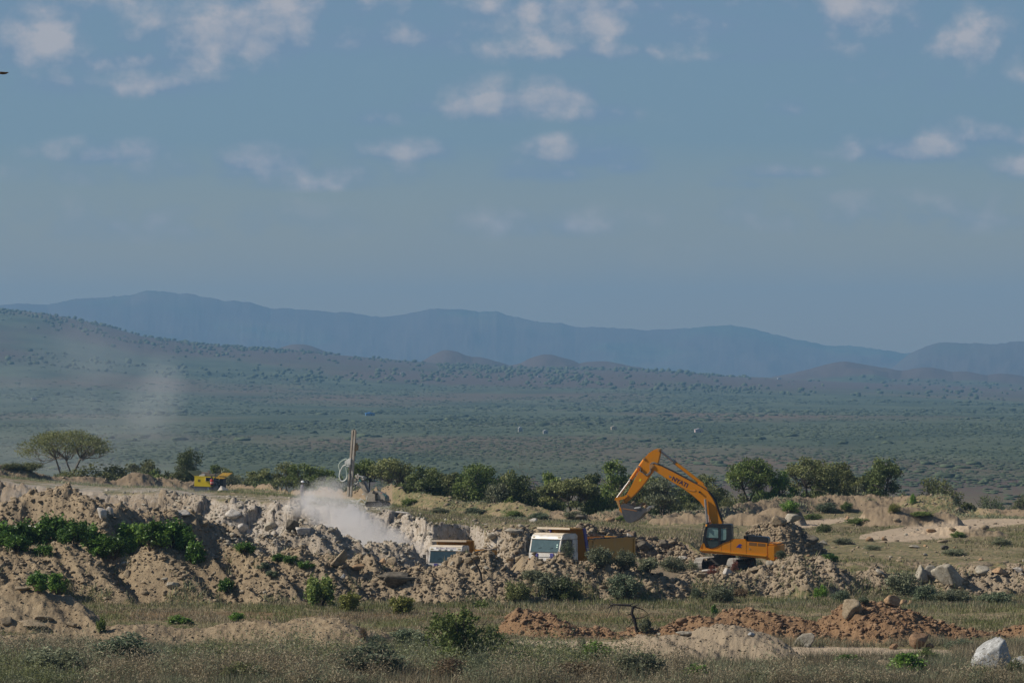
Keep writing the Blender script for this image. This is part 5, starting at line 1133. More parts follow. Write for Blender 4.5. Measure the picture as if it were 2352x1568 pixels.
    def cabshell(b):
        prism(b, EP(cab_o), 1.42, 1.50) if False else None
        # roof, rear post, front post, belt and lower rails as a frame of real openings
        for yy0, yy1 in ((1.40, 1.50), (.46, .54)):
            for q in ([(1244,992),(1260,988),(1490,988),(1506,996),(1508,1032),(1236,1024)], [(1452,1032),(1508,1032),(1510,1160),(1475,1178),(1440,1190),(1452,1150)], [(1362,1026),(1392,1026),(1392,1205),(1362,1226)],
                      [(1226,1015),(1240,1024),(1244,1030),(1226,1140),(1222,1160),(1246,1244),(1234,1250),(1214,1202),(1192,1196),(1196,1150),(1212,1060)], [(1224,1142),(1362,1144),(1362,1158),(1224,1156)],
                      [(1250,1248),(1300,1250),(1330,1240),(1362,1222),(1392,1205),(1440,1182),(1475,1178),(1412,1200),(1345,1244),(1300,1257),(1270,1258)]):
                prism(b, EP(q), yy0, yy1)
        prism(b, EP([(1246,990),(1490,986),(1504,994),(1504,1006),(1240,1006)]), .54, 1.40)
        prism(b, EP([(1490,1000),(1508,1000),(1510,1160),(1490,1168)]), .54, 1.40)
        prism(b, EP([(1214,1202),(1192,1196),(1230,1240),(1300,1255),(1345,1240),(1412,1196),(1475,1170),(1475,1160),(1400,1185),(1340,1225),(1300,1240),(1240,1232)]), .54, 1.40)
    cb = part('cab', cabshell, MT['black'], t, .012)
    for w in (w1, w2, w3): part('window', lambda b: prism(b, EP(w), 1.44, 1.455), MT['cabglass'] if w is not w3 else MT['glass'], cb)
    part('windscreen', lambda b: prism(b, EP([(1208,1060),(1222,1015),(1230,1016),(1216,1062),(1200,1150),(1196,1192),(1188,1192),(1192,1150)]), .56, 1.38), MT['glass'], cb)
    part('seat', lambda b: [prism(b, EP([(1395,1060),(1425,1060),(1440,1200),(1400,1200)]), .75, 1.2), prism(b, EP([(1300,1180),(1420,1180),(1420,1205),(1300,1205)]), .75, 1.2)], MT['grime'], cb)
    part('mirror', lambda b: [tube(b, [Vector((E(x, y)[0], 1.5, E(x, y)[1])) for x, y in [(1222,1000),(1206,985),(1204,1010),(1190,1060),(1170,1190),(1164,1250)]], .02, 5), box(b, (E(1208,0)[0], 1.55, E(0,1005)[1]), (.05, .16, .3))], MT['grime'], cb)
    # slewing ring and tracks
    part('slew_ring', lambda b: [cyl(b, (E(1400,0)[0], 0, .92), (E(1400,0)[0], 0, 1.12), .78, None, 28)], MT['grime'], t)
    U = bpy.data.objects.new('undercarriage', None)
    TA = math.radians(26); ctr = Vector((E(1405,0)[0], 0, 0))
    # the tracks point more towards the viewer than the upper body does
    loc2 = Matrix.Rotation(-YAW, 4, 'Z') @ Matrix.Rotation(-PI / 2 - TA, 4, 'Z')
    def tk(p): return ctr + (loc2.to_3x3() @ Vector(p))
    L_, R_, TW = 1.55, .42, .6
    for sgn in (-1, 1):
        def shoes(b):
            per = [];
            for k in range(12): per.append((L_ * (k / 11 * 2 - 1), R_ * 2 + .06, 0))
            for k in range(1, 8): a = PI / 2 - PI * k / 8; per.append((L_ + (R_ + .03) * math.cos(a), R_ + .03 + (R_ + .03) * math.sin(a), a - PI / 2))
            for k in range(12): per.append((L_ * (1 - k / 11 * 2), 0.0, PI))
            for k in range(1, 8): a = -PI / 2 - PI * k / 8; per.append((-L_ + (R_ + .03) * math.cos(a), R_ + .03 + (R_ + .03) * math.sin(a), a - PI / 2))
            for (px, pz, a) in per:
                R = Matrix.Rotation(-a, 4, 'Y') if True else None
                for sz, off in (((.24, TW, .04), (0, 0, 0)), ((.03, TW, .09), (0, 0, .03)), ((.03, TW, .07), (.09, 0, .02))):
                    bmesh.ops.create_cube(b, size=1, matrix=loc_m(sgn) @ Matrix.Translation((px, 0, pz)) @ R @ Matrix.Translation(off) @ Matrix.Diagonal((*sz, 1)))
        def loc_m(sg): return Matrix.Translation(ctr) @ loc2 @ Matrix.Translation((0, sg * 1.27, 0))
        tr = part('track', shoes, MT['track'], t)
        def frame(b):
            bmesh.ops.create_cube(b, size=1, matrix=loc_m(sgn) @ Matrix.Translation((0, 0, .46)) @ Matrix.Diagonal((2.7, .42, .42, 1)))
            for k in range(7):
                p = loc_m(sgn); x = -1.4 + k * .46; cyl(b, p @ Vector((x, -.24, .22)), p @ Vector((x, .24, .22)), .17, None, 14)
            for x in (-1.55, 1.55): p = loc_m(sgn); cyl(b, p @ Vector((x, -.2, .45)), p @ Vector((x, .2, .45)), .36, None, 18)
        part('track_frame', frame, MT['grime'], tr)
    part('car_body', lambda b: bmesh.ops.create_cube(b, size=1, matrix=Matrix.Translation(ctr) @ loc2 @ Matrix.Translation((0, 0, .68)) @ Matrix.Diagonal((1.5, 2.2, .5, 1))), MT['grime'], t)
    bpy.data.objects.remove(U)
    bpy.context.view_layer.update()
    # rocks heaped in the bucket: things of their own
    M_ = t.matrix_world
    for i, (x, y, w, h, mt_, yy, lab, sd_) in enumerate([(393,772,64,64,'tan',.2,'tall tan rock standing at the back of the excavator bucket',201),(455,800,60,44,'orange',-.1,'rusty rock in the middle of the excavator bucket',202),(478,775,74,30,'orange',-.35,'flat brown rock on top of the heap in the excavator bucket',203),
            (520,805,46,44,'orange',.1,'small rust coloured rock at the lip of the excavator bucket',204),(455,818,100,34,'grey',.62,'flat grey slab leaning over the near edge of the excavator bucket',205),(500,800,50,46,'dark',-.45,'dark rock at the far side of the excavator bucket',206),(420,830,120,60,'tan',0,'large rock buried under the heap in the excavator bucket',207)]):
        px, pz = E(x, y); o = link('rock', rock_mesh(sd_, mt_, 3)); o.location = M_ @ Vector((px, yy, pz)); o.scale = (w / 4.876 / 32 / 2, w / 4.876 / 32 / 2 * .8, h / 4.876 / 32 / 2); o.rotation_euler = (0, 0, YAW + .2 * i); setp(o, lab, 'rock', None)
excavator()

# ---------------------------------------------------------------- tipper trucks
def truck(front, D0, theta, zg, label, text, tint_load, visor_lamps, full_side):
    """front: column of the middle of the cab front"""
    h = Vector((-math.sin(theta), -math.cos(theta), 0)); base = Vector(((front - CX) * D0 / F, D0, zg))
    t = thing('dump_truck', label, 'truck', base, math.atan2(h.y, h.x))
    # local: +x forward, cab front at x=0, +y is the machine's left
    cab_s = [(-.02, 1.0), (.02, 1.25), (-.02, 1.95), (-.24, 2.72), (-.36, 2.9), (-.6, 2.99), (-1.75, 2.97), (-1.92, 2.85), (-1.95, 1.0)]
    def shell(b):
        # roof cap, rear wall, lower body and pillars
        prism(b, [(-.21, 2.62), (-.25, 2.74), (-.36, 2.9), (-.6, 2.98), (-1.75, 2.96), (-1.92, 2.85), (-1.92, 2.62)], -1.2, 1.2)
        prism(b, [(-.03, .98), (.03, 1.25), (0, 1.82), (-1.92, 1.82), (-1.92, .98)], -1.22, 1.22)
        prism(b, [(-1.80, 1.82), (-1.80, 2.62), (-1.92, 2.62), (-1.92, 1.82)], -1.2, 1.2)
        for sy in (-1, 1):
            a, c_ = sorted((sy * 1.06, sy * 1.2)); prism(b, [(0, 1.82), (-.21, 2.63), (-.33, 2.63), (-.12, 1.82)], a, c_)
            a, c_ = sorted((sy * 1.14, sy * 1.2)); prism(b, [(-.60, 1.82), (-.60, 2.62), (-.66, 2.62), (-.66, 1.82)], a, c_); prism(b, [(-1.35, 1.82), (-1.35, 2.62), (-1.8, 2.62), (-1.8, 1.82)], a, c_)
    cab = part('cab', shell, MT['white'], t, .035, True)
    ws = part('windscreen', lambda b: prism(b, [(-.004, 1.84), (-.215, 2.64), (-.235, 2.64), (-.024, 1.84)], -1.07, 1.07), MT['glasslt'] if full_side else MT['glass'], cab)
    part('window_rubber', lambda b: [prism(b, [(.004, 1.80), (.0, 1.85), (-.03, 1.85), (-.03, 1.80)], -1.1, 1.1), prism(b, [(-.195, 2.59), (-.205, 2.64), (-.25, 2.64), (-.24, 2.59)], -1.1, 1.1)], MT['rubber'], cab)
    for sy in (-1, 1):
        part('side_window', lambda b: [prism(b, [(-.68, 1.86), (-.68, 2.6), (-1.34, 2.6), (-1.34, 1.86)], sy * 1.165 - .006, sy * 1.165 + .006)], MT['glass'], cab)
        part('quarter_window', lambda b: [prism(b, [(-.16, 1.86), (-.34, 2.58), (-.59, 2.58), (-.59, 1.86)], sy * 1.165 - .006, sy * 1.165 + .006)], MT['glass'], cab)
        part('door_seam', lambda b: [box(b, (-.62, sy * 1.223, 1.5), (.012, .006, .86)), box(b, (-1.5, sy * 1.223, 1.5), (.012, .006, .86)), box(b, (-1.38, sy * 1.225, 1.72), (.16, .02, .04))], MT['grime'], cab)
    part('roof_dust', lambda b: prism(b, [(-.37, 2.905), (-.6, 2.985), (-1.75, 2.965), (-1.78, 2.99), (-.6, 3.01), (-.38, 2.93)], -1.15, 1.15), MT['dustroof'], cab)
    for yy in (-1.0, 1.0): part('marker_lamp', lambda b: box(b, (-.262, yy, 2.76), (.05, .17, .07), (0, -.3, 0)), simple('dusty_amber', (.32, .25, .10), .5), cab)
    if visor_lamps:
        for yy in (-.42, .02, .42): part('visor_lamp', lambda b: box(b, (-.235, yy, 2.70), (.04, .16, .09), (0, -.3, 0)), simple('grey_green_lamp', (.15, .19, .17), .4), cab)
    m = Matrix.Translation((-.297, .0, 2.80 if visor_lamps else 2.775)) @ Matrix.Rotation(PI / 2, 4, 'Z') @ Matrix.Rotation(PI / 2 - .45, 4, 'X')
    lettering('lettering', text, .17 if visor_lamps else .15, simple('faded_violet_letters', (.13, .10, .19), .6), cab, m, .25, .012)
    for yy in (-.62, .62):
        part('mudguard_hinge', lambda b: [box(b, (.04, yy, 1.66), (.05, .26, .22)), box(b, (.045, yy, 1.42), (.05, .28, .2))], MT['blue'], cab)
    part('seam', lambda b: box(b, (.03, 0, 1.53), (.012, 1.0, .022)), MT['grime'], cab)
    def grl(b):
        for z in (1.06, 1.14, 1.22): box(b, (.035, 0, z), (.05, 2.05, .035))
    part('grille_back', lambda b: box(b, (.015, 0, 1.14), (.05, 2.1, .28)), MT['blue'], cab); part('grille', grl, MT['grille'], cab)
    part('bumper', lambda b: box(b, (.06, 0, .72), (.22, 2.4, .42)), MT['blue'] if full_side else MT['white'], t, .03)
    part('number_plate', lambda b: box(b, (.18, .75, .86), (.02, .7, .2)), MT['yellow'], t)
    for sy in (-1, 1): part('indicator', lambda b: box(b, (-.02, sy * 1.16, 1.38), (.12, .16, .1)), MT['amber'], cab)
    for sy in (-1, 1):
        part('headlight', lambda b: cyl(b, (.16, sy * .92, .76), (.19, sy * .92, .76), .1), MT['grille'], t)
        part('mirror', lambda b: [tube(b, [Vector((-.2, sy * 1.2, 2.6)), Vector((-.12, sy * 1.42, 2.62)), Vector((-.06, sy * 1.45, 2.4)), Vector((-.02, sy * 1.42, 1.75)), Vector((-.05, sy * 1.2, 1.7))], .018, 5), box(b, (-.1, sy * 1.5, 2.12), (.07, .22, .5))], MT['grime'], cab)
    part('wiper', lambda b: [box(b, (-.06, yy, 2.05), (.015, .5, .015), (.3, 0, 0)) for yy in (-.5, .4)], MT['black'], cab)
    part('dashboard', lambda b: box(b, (-.25, 0, 1.86), (.4, 2.0, .12)), simple('pale_green_dash', (.35, .42, .36), .7), cab)
    part('seat', lambda b: [box(b, (-1.2, yy, 2.1), (.3, .5, .75)) for yy in (-.6, .6)], MT['grime'], cab)
    # chassis
    part('chassis', lambda b: [box(b, (-4.2, sy * .42, .95), (8.2, .12, .28)) for sy in (-1, 1)] + [box(b, (-4.2, 0, .98), (7.6, .7, .18))], MT['grime'], t)
    # tipping body
    X0, X1, BW = -2.95, -8.0, 1.27; zf, zt = 1.32, (2.56 if full_side else 2.42); zh = 3.28
    def tb(b):
        prism(b, [(X0, zf - .12), (X0, zf), (X1, zf), (X1, zf - .12)], -BW, BW)
        for sy in (-1, 1):
            a, c_ = sorted((sy * BW, sy * (BW - .07))); prism(b, [(X0 + .02, zf), (X0 + .02, zt), (X1, zt), (X1, zf)], a, c_)
            a, c_ = sorted((sy * BW, sy * (BW + .06)))
            prism(b, [(X0, zt - .1), (X0, zt), (X1, zt), (X1, zt - .1)], a, c_); prism(b, [(X0, zf - .1), (X0, zf + .12), (X1, zf + .12), (X1, zf - .1)], a, c_)
            for xx in ((X1 + .14, X1 + .62), (X0 - .5, X0 - .1)): prism(b, [(xx[0] - .14, zf), (xx[0] - .14, zt), (xx[0] + .04, zt), (xx[0] + .04, zf)], a, c_)
        # headboard with canopy over the cab
        prism(b, [(X0 - .1, zf), (X0 + .42, zh - .02), (X0 + .5, zh - .02), (X0, zf)], -BW, BW)
        prism(b, [(X0 + .4, zh - .06), (X0 + .4, zh + .02), (X0 + 1.95, zh + .06), (X0 + 1.95, zh - .03)], -BW, BW)
    bd = part('tipping_body', tb, MT['yellowo'], t, .012)
    for sy in (-1, 1):
        a, c_ = sorted((sy * (BW + .002), sy * (BW + .07)))
        part('headboard_post', lambda b: prism(b, [(X0 - .14, zf - .1), (X0 + .36, zh), (X0 + .62, zh), (X0 + .1, zf - .1)], a, c_), MT['blue'] if full_side else MT['yellowo'], bd)
        if full_side: part('emblem', lambda b: prism(b, [(X1 + .75, zf + .0), (X1 + .7, zf + .14), (X1 + .55, zf + .2), (X1 + .38, zf + .16), (X1 + .36, zf - .02)], *(sorted((sy * (BW + .061), sy * (BW + .068))))), MT['blue'], bd)
    part('canopy_edge', lambda b: box(b, (X0 + 1.97, 0, zh + .015), (.05, 2 * BW, .12)), MT['dustroof'], bd)
    part('tailgate', lambda b: [box(b, (X1 - .03, 0, (zf + zt) / 2), (.06, 2 * BW, zt - zf)), box(b, (X1 - .08, 0, zt - .1), (.06, 2 * BW, .1))], MT['yellowo'], bd)
    def rails(b):
        rng = random.Random(3)
        for sy in (-1, 1):
            tube(b, [Vector((X0 - .1 - k * .35, sy * (BW - .03), zt + .03 + rng.uniform(-.015, .03))) for k in range(15)], .05, 5)
            tube(b, [Vector((X0 - 1.6 - k * .35, sy * (BW - .12), zt + .16 + rng.uniform(-.02, .03))) for k in range(9)], .03, 5)
    part('top_rail', rails, simple('dark_dusty_rail', (.06, .055, .05), .8, dirt=(.34, .32, .28), dirt_amt=.6, scale=6), bd)
    # wheels
    for xx, dual in ((-1.0, False), (-5.9, True), (-7.2, True)):
        for sy in (-1, 1):
            w = part('wheel', lambda b: cyl(b, (xx, sy * (1.2 if not dual else 1.22), .52), (xx, sy * (.9 if not dual else .62), .52), .52, None, 28), MT['rubber'], t, .05)
            part('rim', lambda b: [cyl(b, (xx, sy * 1.235, .52), (xx, sy * 1.18, .52), .3, None, 20), cyl(b, (xx, sy * 1.28, .52), (xx, sy * 1.2, .52), .12, None, 12)], MT['dusty'], w)
    return t
t2 = truck(1250, 261.5, math.radians(37), .80, 'dump truck with white cab, yellow tipping body and blue stripe, right one of two', 'Lee Min - Joint Construction', 0, False, True)
t1 = truck(1021, 289.0, math.radians(17), -1.12, 'left dump truck half sunk behind the spoil, white visor and yellow headboard showing', 'Zoi Sthan Enterprises', 0, True, False)
def cab_bits():
    cab = [c for c in t2.children if c.name.startswith('cab')][0]
    part('sticker', lambda b: [box(b, (-.118, .93, 2.30), (.012, .1, .09), (0, -.3, 0)), box(b, (-.078, .93, 2.17), (.012, .1, .07), (0, -.3, 0))], MT['sticker'], cab)
    part('hanging_pennant', lambda b: [prism_y(b, [(-.16, -.42), (-.14, -.42), (-.14, -.34), (-.16, -.34)], 2.06, 2.2), prism_y(b, [(-.16, -.22), (-.14, -.22), (-.14, -.14), (-.16, -.14)], 2.06, 2.2)], MT['cyan'], cab)
cab_bits()

# ---------------------------------------------------------------- drill rig
def drill():
    D0 = 331.0; s = F / D0; base = W(846, 1163, D0); base.z = zat(base.x, D0)
    t = thing('drill_rig', 'dusty crawler drill rig with tall mast and looped hoses above the rock face', 'drill', base, -.3)
    def G(x, y): return Vector((((1340 + x / 4.354) / 1.7415 - 846) / s, 0, CZ - ((1700 + y / 4.354) / 1.7415 - HZ) / s - base.z))
    def gp(p): return [(G(x, y).x, G(x, y).z) for x, y in p]
    def mast(b):
        prism(b, gp([(286,84),(316,84),(234,1240),(196,1240)]), -.2, -.05)
        prism(b, gp([(334,84),(360,84),(358,140),(282,1255),(248,1255)]), -.2, -.05)
        prism(b, gp([(290,90),(358,90),(276,1245),(204,1245)]), -.04, .12)
        prism(b, gp([(293,84),(352,84),(350,104),(292,104)]), -.17, .12)
    ms = part('mast', mast, MT['mast'], t, .008)
    part('drill_steel', lambda b: cyl(b, G(322, 60), G(226, 1245), .035, None, 8), MT['grime'], ms)
    def chain(b):
        for k in range(42):
            f = k / 42; p = G(330 + (262 - 330) * f, 200 + (1230 - 200) * f); box(b, p + Vector((0, -.19, 0)), (.035, .03, .07))
    part('feed_chain', chain, MT['hose'], ms)
    def head(b):
        box(b, G(245, 640) + Vector((0, -.24, 0)), (.34, .3, .42)); box(b, G(180, 650) + Vector((0, -.22, 0)), (.09, .2, .26)); box(b, G(210, 640) + Vector((0, -.28, 0)), (.08, .2, .34))
        cyl(b, G(255, 585) + Vector((0, -.24, 0)), G(240, 735) + Vector((0, -.24, 0)), .12, None, 12); box(b, G(230, 710) + Vector((0, -.26, 0)), (.26, .26, .08)); box(b, G(262, 590) + Vector((0, -.26, 0)), (.2, .24, .1))
    hd = part('drill_head', head, MT['hose'], t, .012)
    part('head_plate', lambda b: prism(b, gp([(262,660),(316,655),(312,745),(262,752)]), -.08, -.02), MT['teal'], hd)
    def hose1(b): tube(b, smooth_path([G(x, y) + Vector((0, -.3, 0)) for x, y in [(205,585),(150,605),(85,650),(55,715),(78,800),(66,890),(85,945),(130,972),(185,945),(212,880),(200,790),(186,715)]], 5), .042, 6)
    def hose2(b): tube(b, smooth_path([G(x, y) + Vector((0, -.34, 0)) for x, y in [(195,690),(140,715),(95,790),(72,880),(95,955),(140,978),(200,935),(218,870)]], 5), .042, 6)
    part('hose', hose1, simple('pale_green_hose', (.40, .47, .40), .7, dirt=(.55, .54, .48)), hd); part('hose', hose2, MT['hose'], hd)
    part('rod_box', lambda b: [prism(b, gp([(345,335),(372,330),(395,362),(385,440),(340,445)]), -.1, .14), box(b, G(366, 318), (.12, .12, .1)), prism(b, gp([(330,440),(345,440),(345,535),(330,545)]), -.05, .05)], simple('rusty_tan_steel', (.30, .19, .09), .8, dirt=(.42, .34, .24)), ms, .01)
    # boom, joint and crawler
    part('boom', lambda b: [prism(b, gp([(415,985),(515,965),(640,1210),(600,1290),(560,1300)]), -.16, .16)], MT['dusty'], t, .02)
    part('boom_cylinder', lambda b: [cyl(b, G(510, 985) + Vector((0, -.24, 0)), G(605, 1175) + Vector((0, -.24, 0)), .055, None, 10), cyl(b, G(340, 1110) + Vector((0, -.1, 0)), G(385, 930) + Vector((0, -.1, 0)), .05, None, 10)], MT['steel'], t)
    part('swivel_joint', lambda b: [box(b, G(450, 930), (.5, .34, .34)), box(b, G(390, 890), (.34, .4, .26)), cyl(b, G(405, 900) + Vector((0, -.3, 0)), G(405, 900) + Vector((0, .3, 0)), .15), cyl(b, G(490, 920) + Vector((0, -.26, 0)), G(490, 920) + Vector((0, .26, 0)), .16), box(b, G(330, 960), (.28, .3, .3))], MT['dusty'], t, .015)
    part('valve_block', lambda b: box(b, G(448, 955) + Vector((0, -.22, 0)), (.2, .1, .22)), MT['teal'], t)
    rng = random.Random(9)
    for (x, y) in [(410,850),(470,888),(510,935),(440,885),(380,880),(420,915),(495,900),(470,1085),(520,1190),(500,1200),(360,1010)]:
        part('fitting', lambda b: box(b, G(x, y) + Vector((0, -.3, 0)), (.06 + rng.random() * .06, .08, .05 + rng.random() * .05), (0, rng.random(), 0)), MT['hose'], t)
    def hose3(b):
        for pts in ([(270,1295),(330,1315),(400,1312),(440,1302),(480,1272)],[(400,1355),(440,1320),(500,1290),(560,1345)],[(568,1380),(575,1300),(610,1210),(660,1170),(720,1190),(760,1255)],[(470,1362),(540,1368),(570,1362)],[(380,1020),(405,1010),(420,985)],[(610,1270),(640,1210),(700,1195)],[(740,1320),(790,1318),(820,1330)]):
            tube(b, smooth_path([G(x, y) + Vector((0, -.45, 0)) for x, y in pts], 5), .03, 6)
    part('ground_hose', hose3, MT['hose'], t)
    part('deck', lambda b: [prism(b, gp([(590,1210),(640,1150),(760,1140),(850,1180),(930,1230),(940,1320),(600,1340)]), -.5, .5)], MT['dusty'], t, .05)
    part('canister', lambda b: [cyl(b, G(700, 1160) + Vector((0, -.4, 0)), G(790, 1190) + Vector((0, -.4, 0)), .14), box(b, G(760, 1240) + Vector((0, -.55, 0)), (.12, .12, .6)), box(b, G(830, 1290) + Vector((0, -.52, 0)), (.5, .1, .1))], MT['grime'], t)
    part('control_box', lambda b: [box(b, G(900, 1240) + Vector((0, -.3, 0)), (.34, .3, .26)), box(b, G(925, 1180) + Vector((0, -.3, 0)), (.05, .05, .22)), box(b, G(880, 1200) + Vector((0, -.3, 0)), (.2, .2, .1))], MT['teal'], t, .01)
    part('air_filter', lambda b: [cyl(b, G(800, 1175) + Vector((0, -.3, 0)), G(850, 1185) + Vector((0, -.3, 0)), .06)], simple('faded_red_paint', (.42, .09, .05), .6), t)
    for yy in (-.75, .75):
        def trk(b):
            prism(b, gp([(600,1400),(585,1370),(600,1335),(900,1335),(930,1370),(910,1400)]), yy - .16, yy + .16)
            for k in range(14): box(b, G(605 + k * 23, 1333) + Vector((0, yy, 0)), (.04, .36, .05)); box(b, G(605 + k * 23, 1404) + Vector((0, yy, 0)), (.04, .36, .05))
        part('track', trk, MT['grime'], t, .02)
drill()

# ---------------------------------------------------------------- compressor
def compressor():
    D0 = 478.0; s = F / D0; cx0 = 478; base = W(cx0, 1131, D0); base.z = zat(base.x, D0) + .28
    t = thing('air_compressor', 'yellow and grey site compressor with both gull wing lids raised', 'compressor', base, -.12)
    def K(x, y): return (((700 + x / 7.84) / 1.7415 - cx0) / s, CZ - ((1840 + y / 7.84) / 1.7415 - HZ) / s - base.z)
    def kp(p): return [K(x, y) for x, y in p]
    side = part('side_panel', lambda b: prism(b, kp([(608,495),(960,510),(960,645),(1165,660),(1165,835),(598,812)]), -.02, .05), MT['yellow'], t, .012)
    part('top_rail', lambda b: [prism(b, kp([(608,490),(1255,515),(1255,548),(608,512)]), -.03, .07), prism(b, kp([(1200,545),(1215,545),(1212,640),(1200,640)]), -.03, .05)], MT['yellow'], t)
    part('intake_grille', lambda b: prism(b, kp([(715,595),(795,598),(795,680),(715,676)]), -.028, -.021), simple('olive_grille', (.22, .16, .02), .7), side)
    part('chassis', lambda b: [prism(b, kp([(596,812),(1535,850),(1535,990),(590,985)]), .0, 1.5)], MT['greybody'], t, .02)
    part('body', lambda b: [prism(b, kp([(606,500),(1230,520),(1230,840),(600,815)]), .06, 1.55)], MT['greybody'], t, .01)
    part('engine_bay', lambda b: [prism(b, kp([(1235,560),(1530,575),(1535,850),(1235,850)]), .12, 1.5), prism(b, kp([(985,535),(1160,545),(1160,650),(985,640)]), -.01, .055), prism(b, kp([(1520,568),(1537,568),(1537,1000),(1520,1000)]), -.01, 1.5)], MT['darkbay'], t)
    def guts(b):
        rng = random.Random(4)
        for i in range(22): x, z = K(rng.uniform(1260, 1500), rng.uniform(590, 960)); box(b, (x, .06, z), (rng.uniform(.05, .22), .14, rng.uniform(.04, .2)), (0, rng.uniform(-.4, .4), 0))
    part('engine', guts, simple('blue_grey_metal', (.05, .07, .10), .5, .3, dirt=(.15, .17, .2)), t)
    def panel(b): prism(b, kp([(955,535),(978,540),(975,655),(950,650)]), -.14, -.02)
    part('control_panel_edge', panel, simple('pale_yellow_edge', (.72, .60, .22), .5), t)
    def lid(a, b_, c, d, y0, y1, y2, y3):
        def f(bm):
            P = [K(*a), K(*b_), K(*c), K(*d)]; Y = [y0, y1, y2, y3]; v = [bm.verts.new((p[0], y, p[1])) for p, y in zip(P, Y)]; w = [bm.verts.new((p[0], y, p[1] - .05)) for p, y in zip(P, Y)]
            bm.faces.new(v); bm.faces.new(w[::-1])
            for i in range(4): bm.faces.new((v[i], w[i], w[(i + 1) % 4], v[(i + 1) % 4]))
        return f
    part('lid', lid((395,320), (735,335), (790,478), (602,496), .0, 1.5, 1.5, .0), simple('pale_yellow_lid', (.38, .33, .13), .5), t, label='left lid, pale and tilted outward')
    l2 = part('lid', lid((1250,552), (1425,398), (1740,402), (1545,572), .0, 1.5, 1.5, .0), simple('brown_yellow_lid', (.36, .21, .02), .5, dirt=(.27, .15, .02), dirt_amt=.6, scale=2, stretch=(3, .3, 1)), t, label='right lid, brownish underside')
    part('lid_strut', lambda b: [tube(b, [Vector((K(1385,600)[0], -.04, K(1385,600)[1])), Vector((K(1560,440)[0], .7, K(1560,440)[1]))], .02, 5)], MT['yellow'], l2)
    part('exhaust_box', lambda b: [prism(b, kp([(810,370),(1065,385),(1065,440),(800,445)]), .4, 1.0), prism(b, kp([(950,430),(1240,430),(1235,495),(950,490)]), .2, 1.2), box(b, (K(1040,350)[0], .6, K(1040,345)[1]), (.26, .3, .2)), prism(b, kp([(1280,420),(1430,385),(1440,398),(1290,450)]), .2, .5)], simple('dusty_exhaust', (.26, .20, .14), .8, dirt=(.12, .11, .10), dirt_amt=.5, scale=5), t, .02)
    o = part('dust_sheet', lambda b: prism(b, kp([(735,490),(770,450),(880,425),(935,450),(930,500),(740,495)]), .05, .6), simple('white_cloth', (.62, .60, .55), .9), None, .03)
    o.matrix_world = Matrix.Translation(base) @ Matrix.Rotation(-.12, 4, 'Z'); setp(o, 'crumpled white sheet lying on top of the yellow compressor', 'sheet')
    o = part('jerrycan', lambda b: [prism(b, kp([(1035,845),(1085,845),(1080,930),(1040,930)]), -.34, -.14), prism(b, kp([(1050,835),(1070,835),(1070,845),(1050,845)]), -.28, -.2)], simple('blue_grey_plastic', (.22, .27, .36), .5), None, .02)
    o.matrix_world = Matrix.Translation(base) @ Matrix.Rotation(-.12, 4, 'Z'); setp(o, 'pale blue grey canister hanging on the compressor beside the person in the red vest', 'canister')
    o = part('wheel_chock', lambda b: [box(b, (K(1050, 975)[0], -.4, K(1050, 985)[1]), (.32, .25, .1)), box(b, (K(1050, 950)[0], -.4, K(1050, 955)[1]), (.24, .2, .1))], MT['dusty'], t)
compressor()

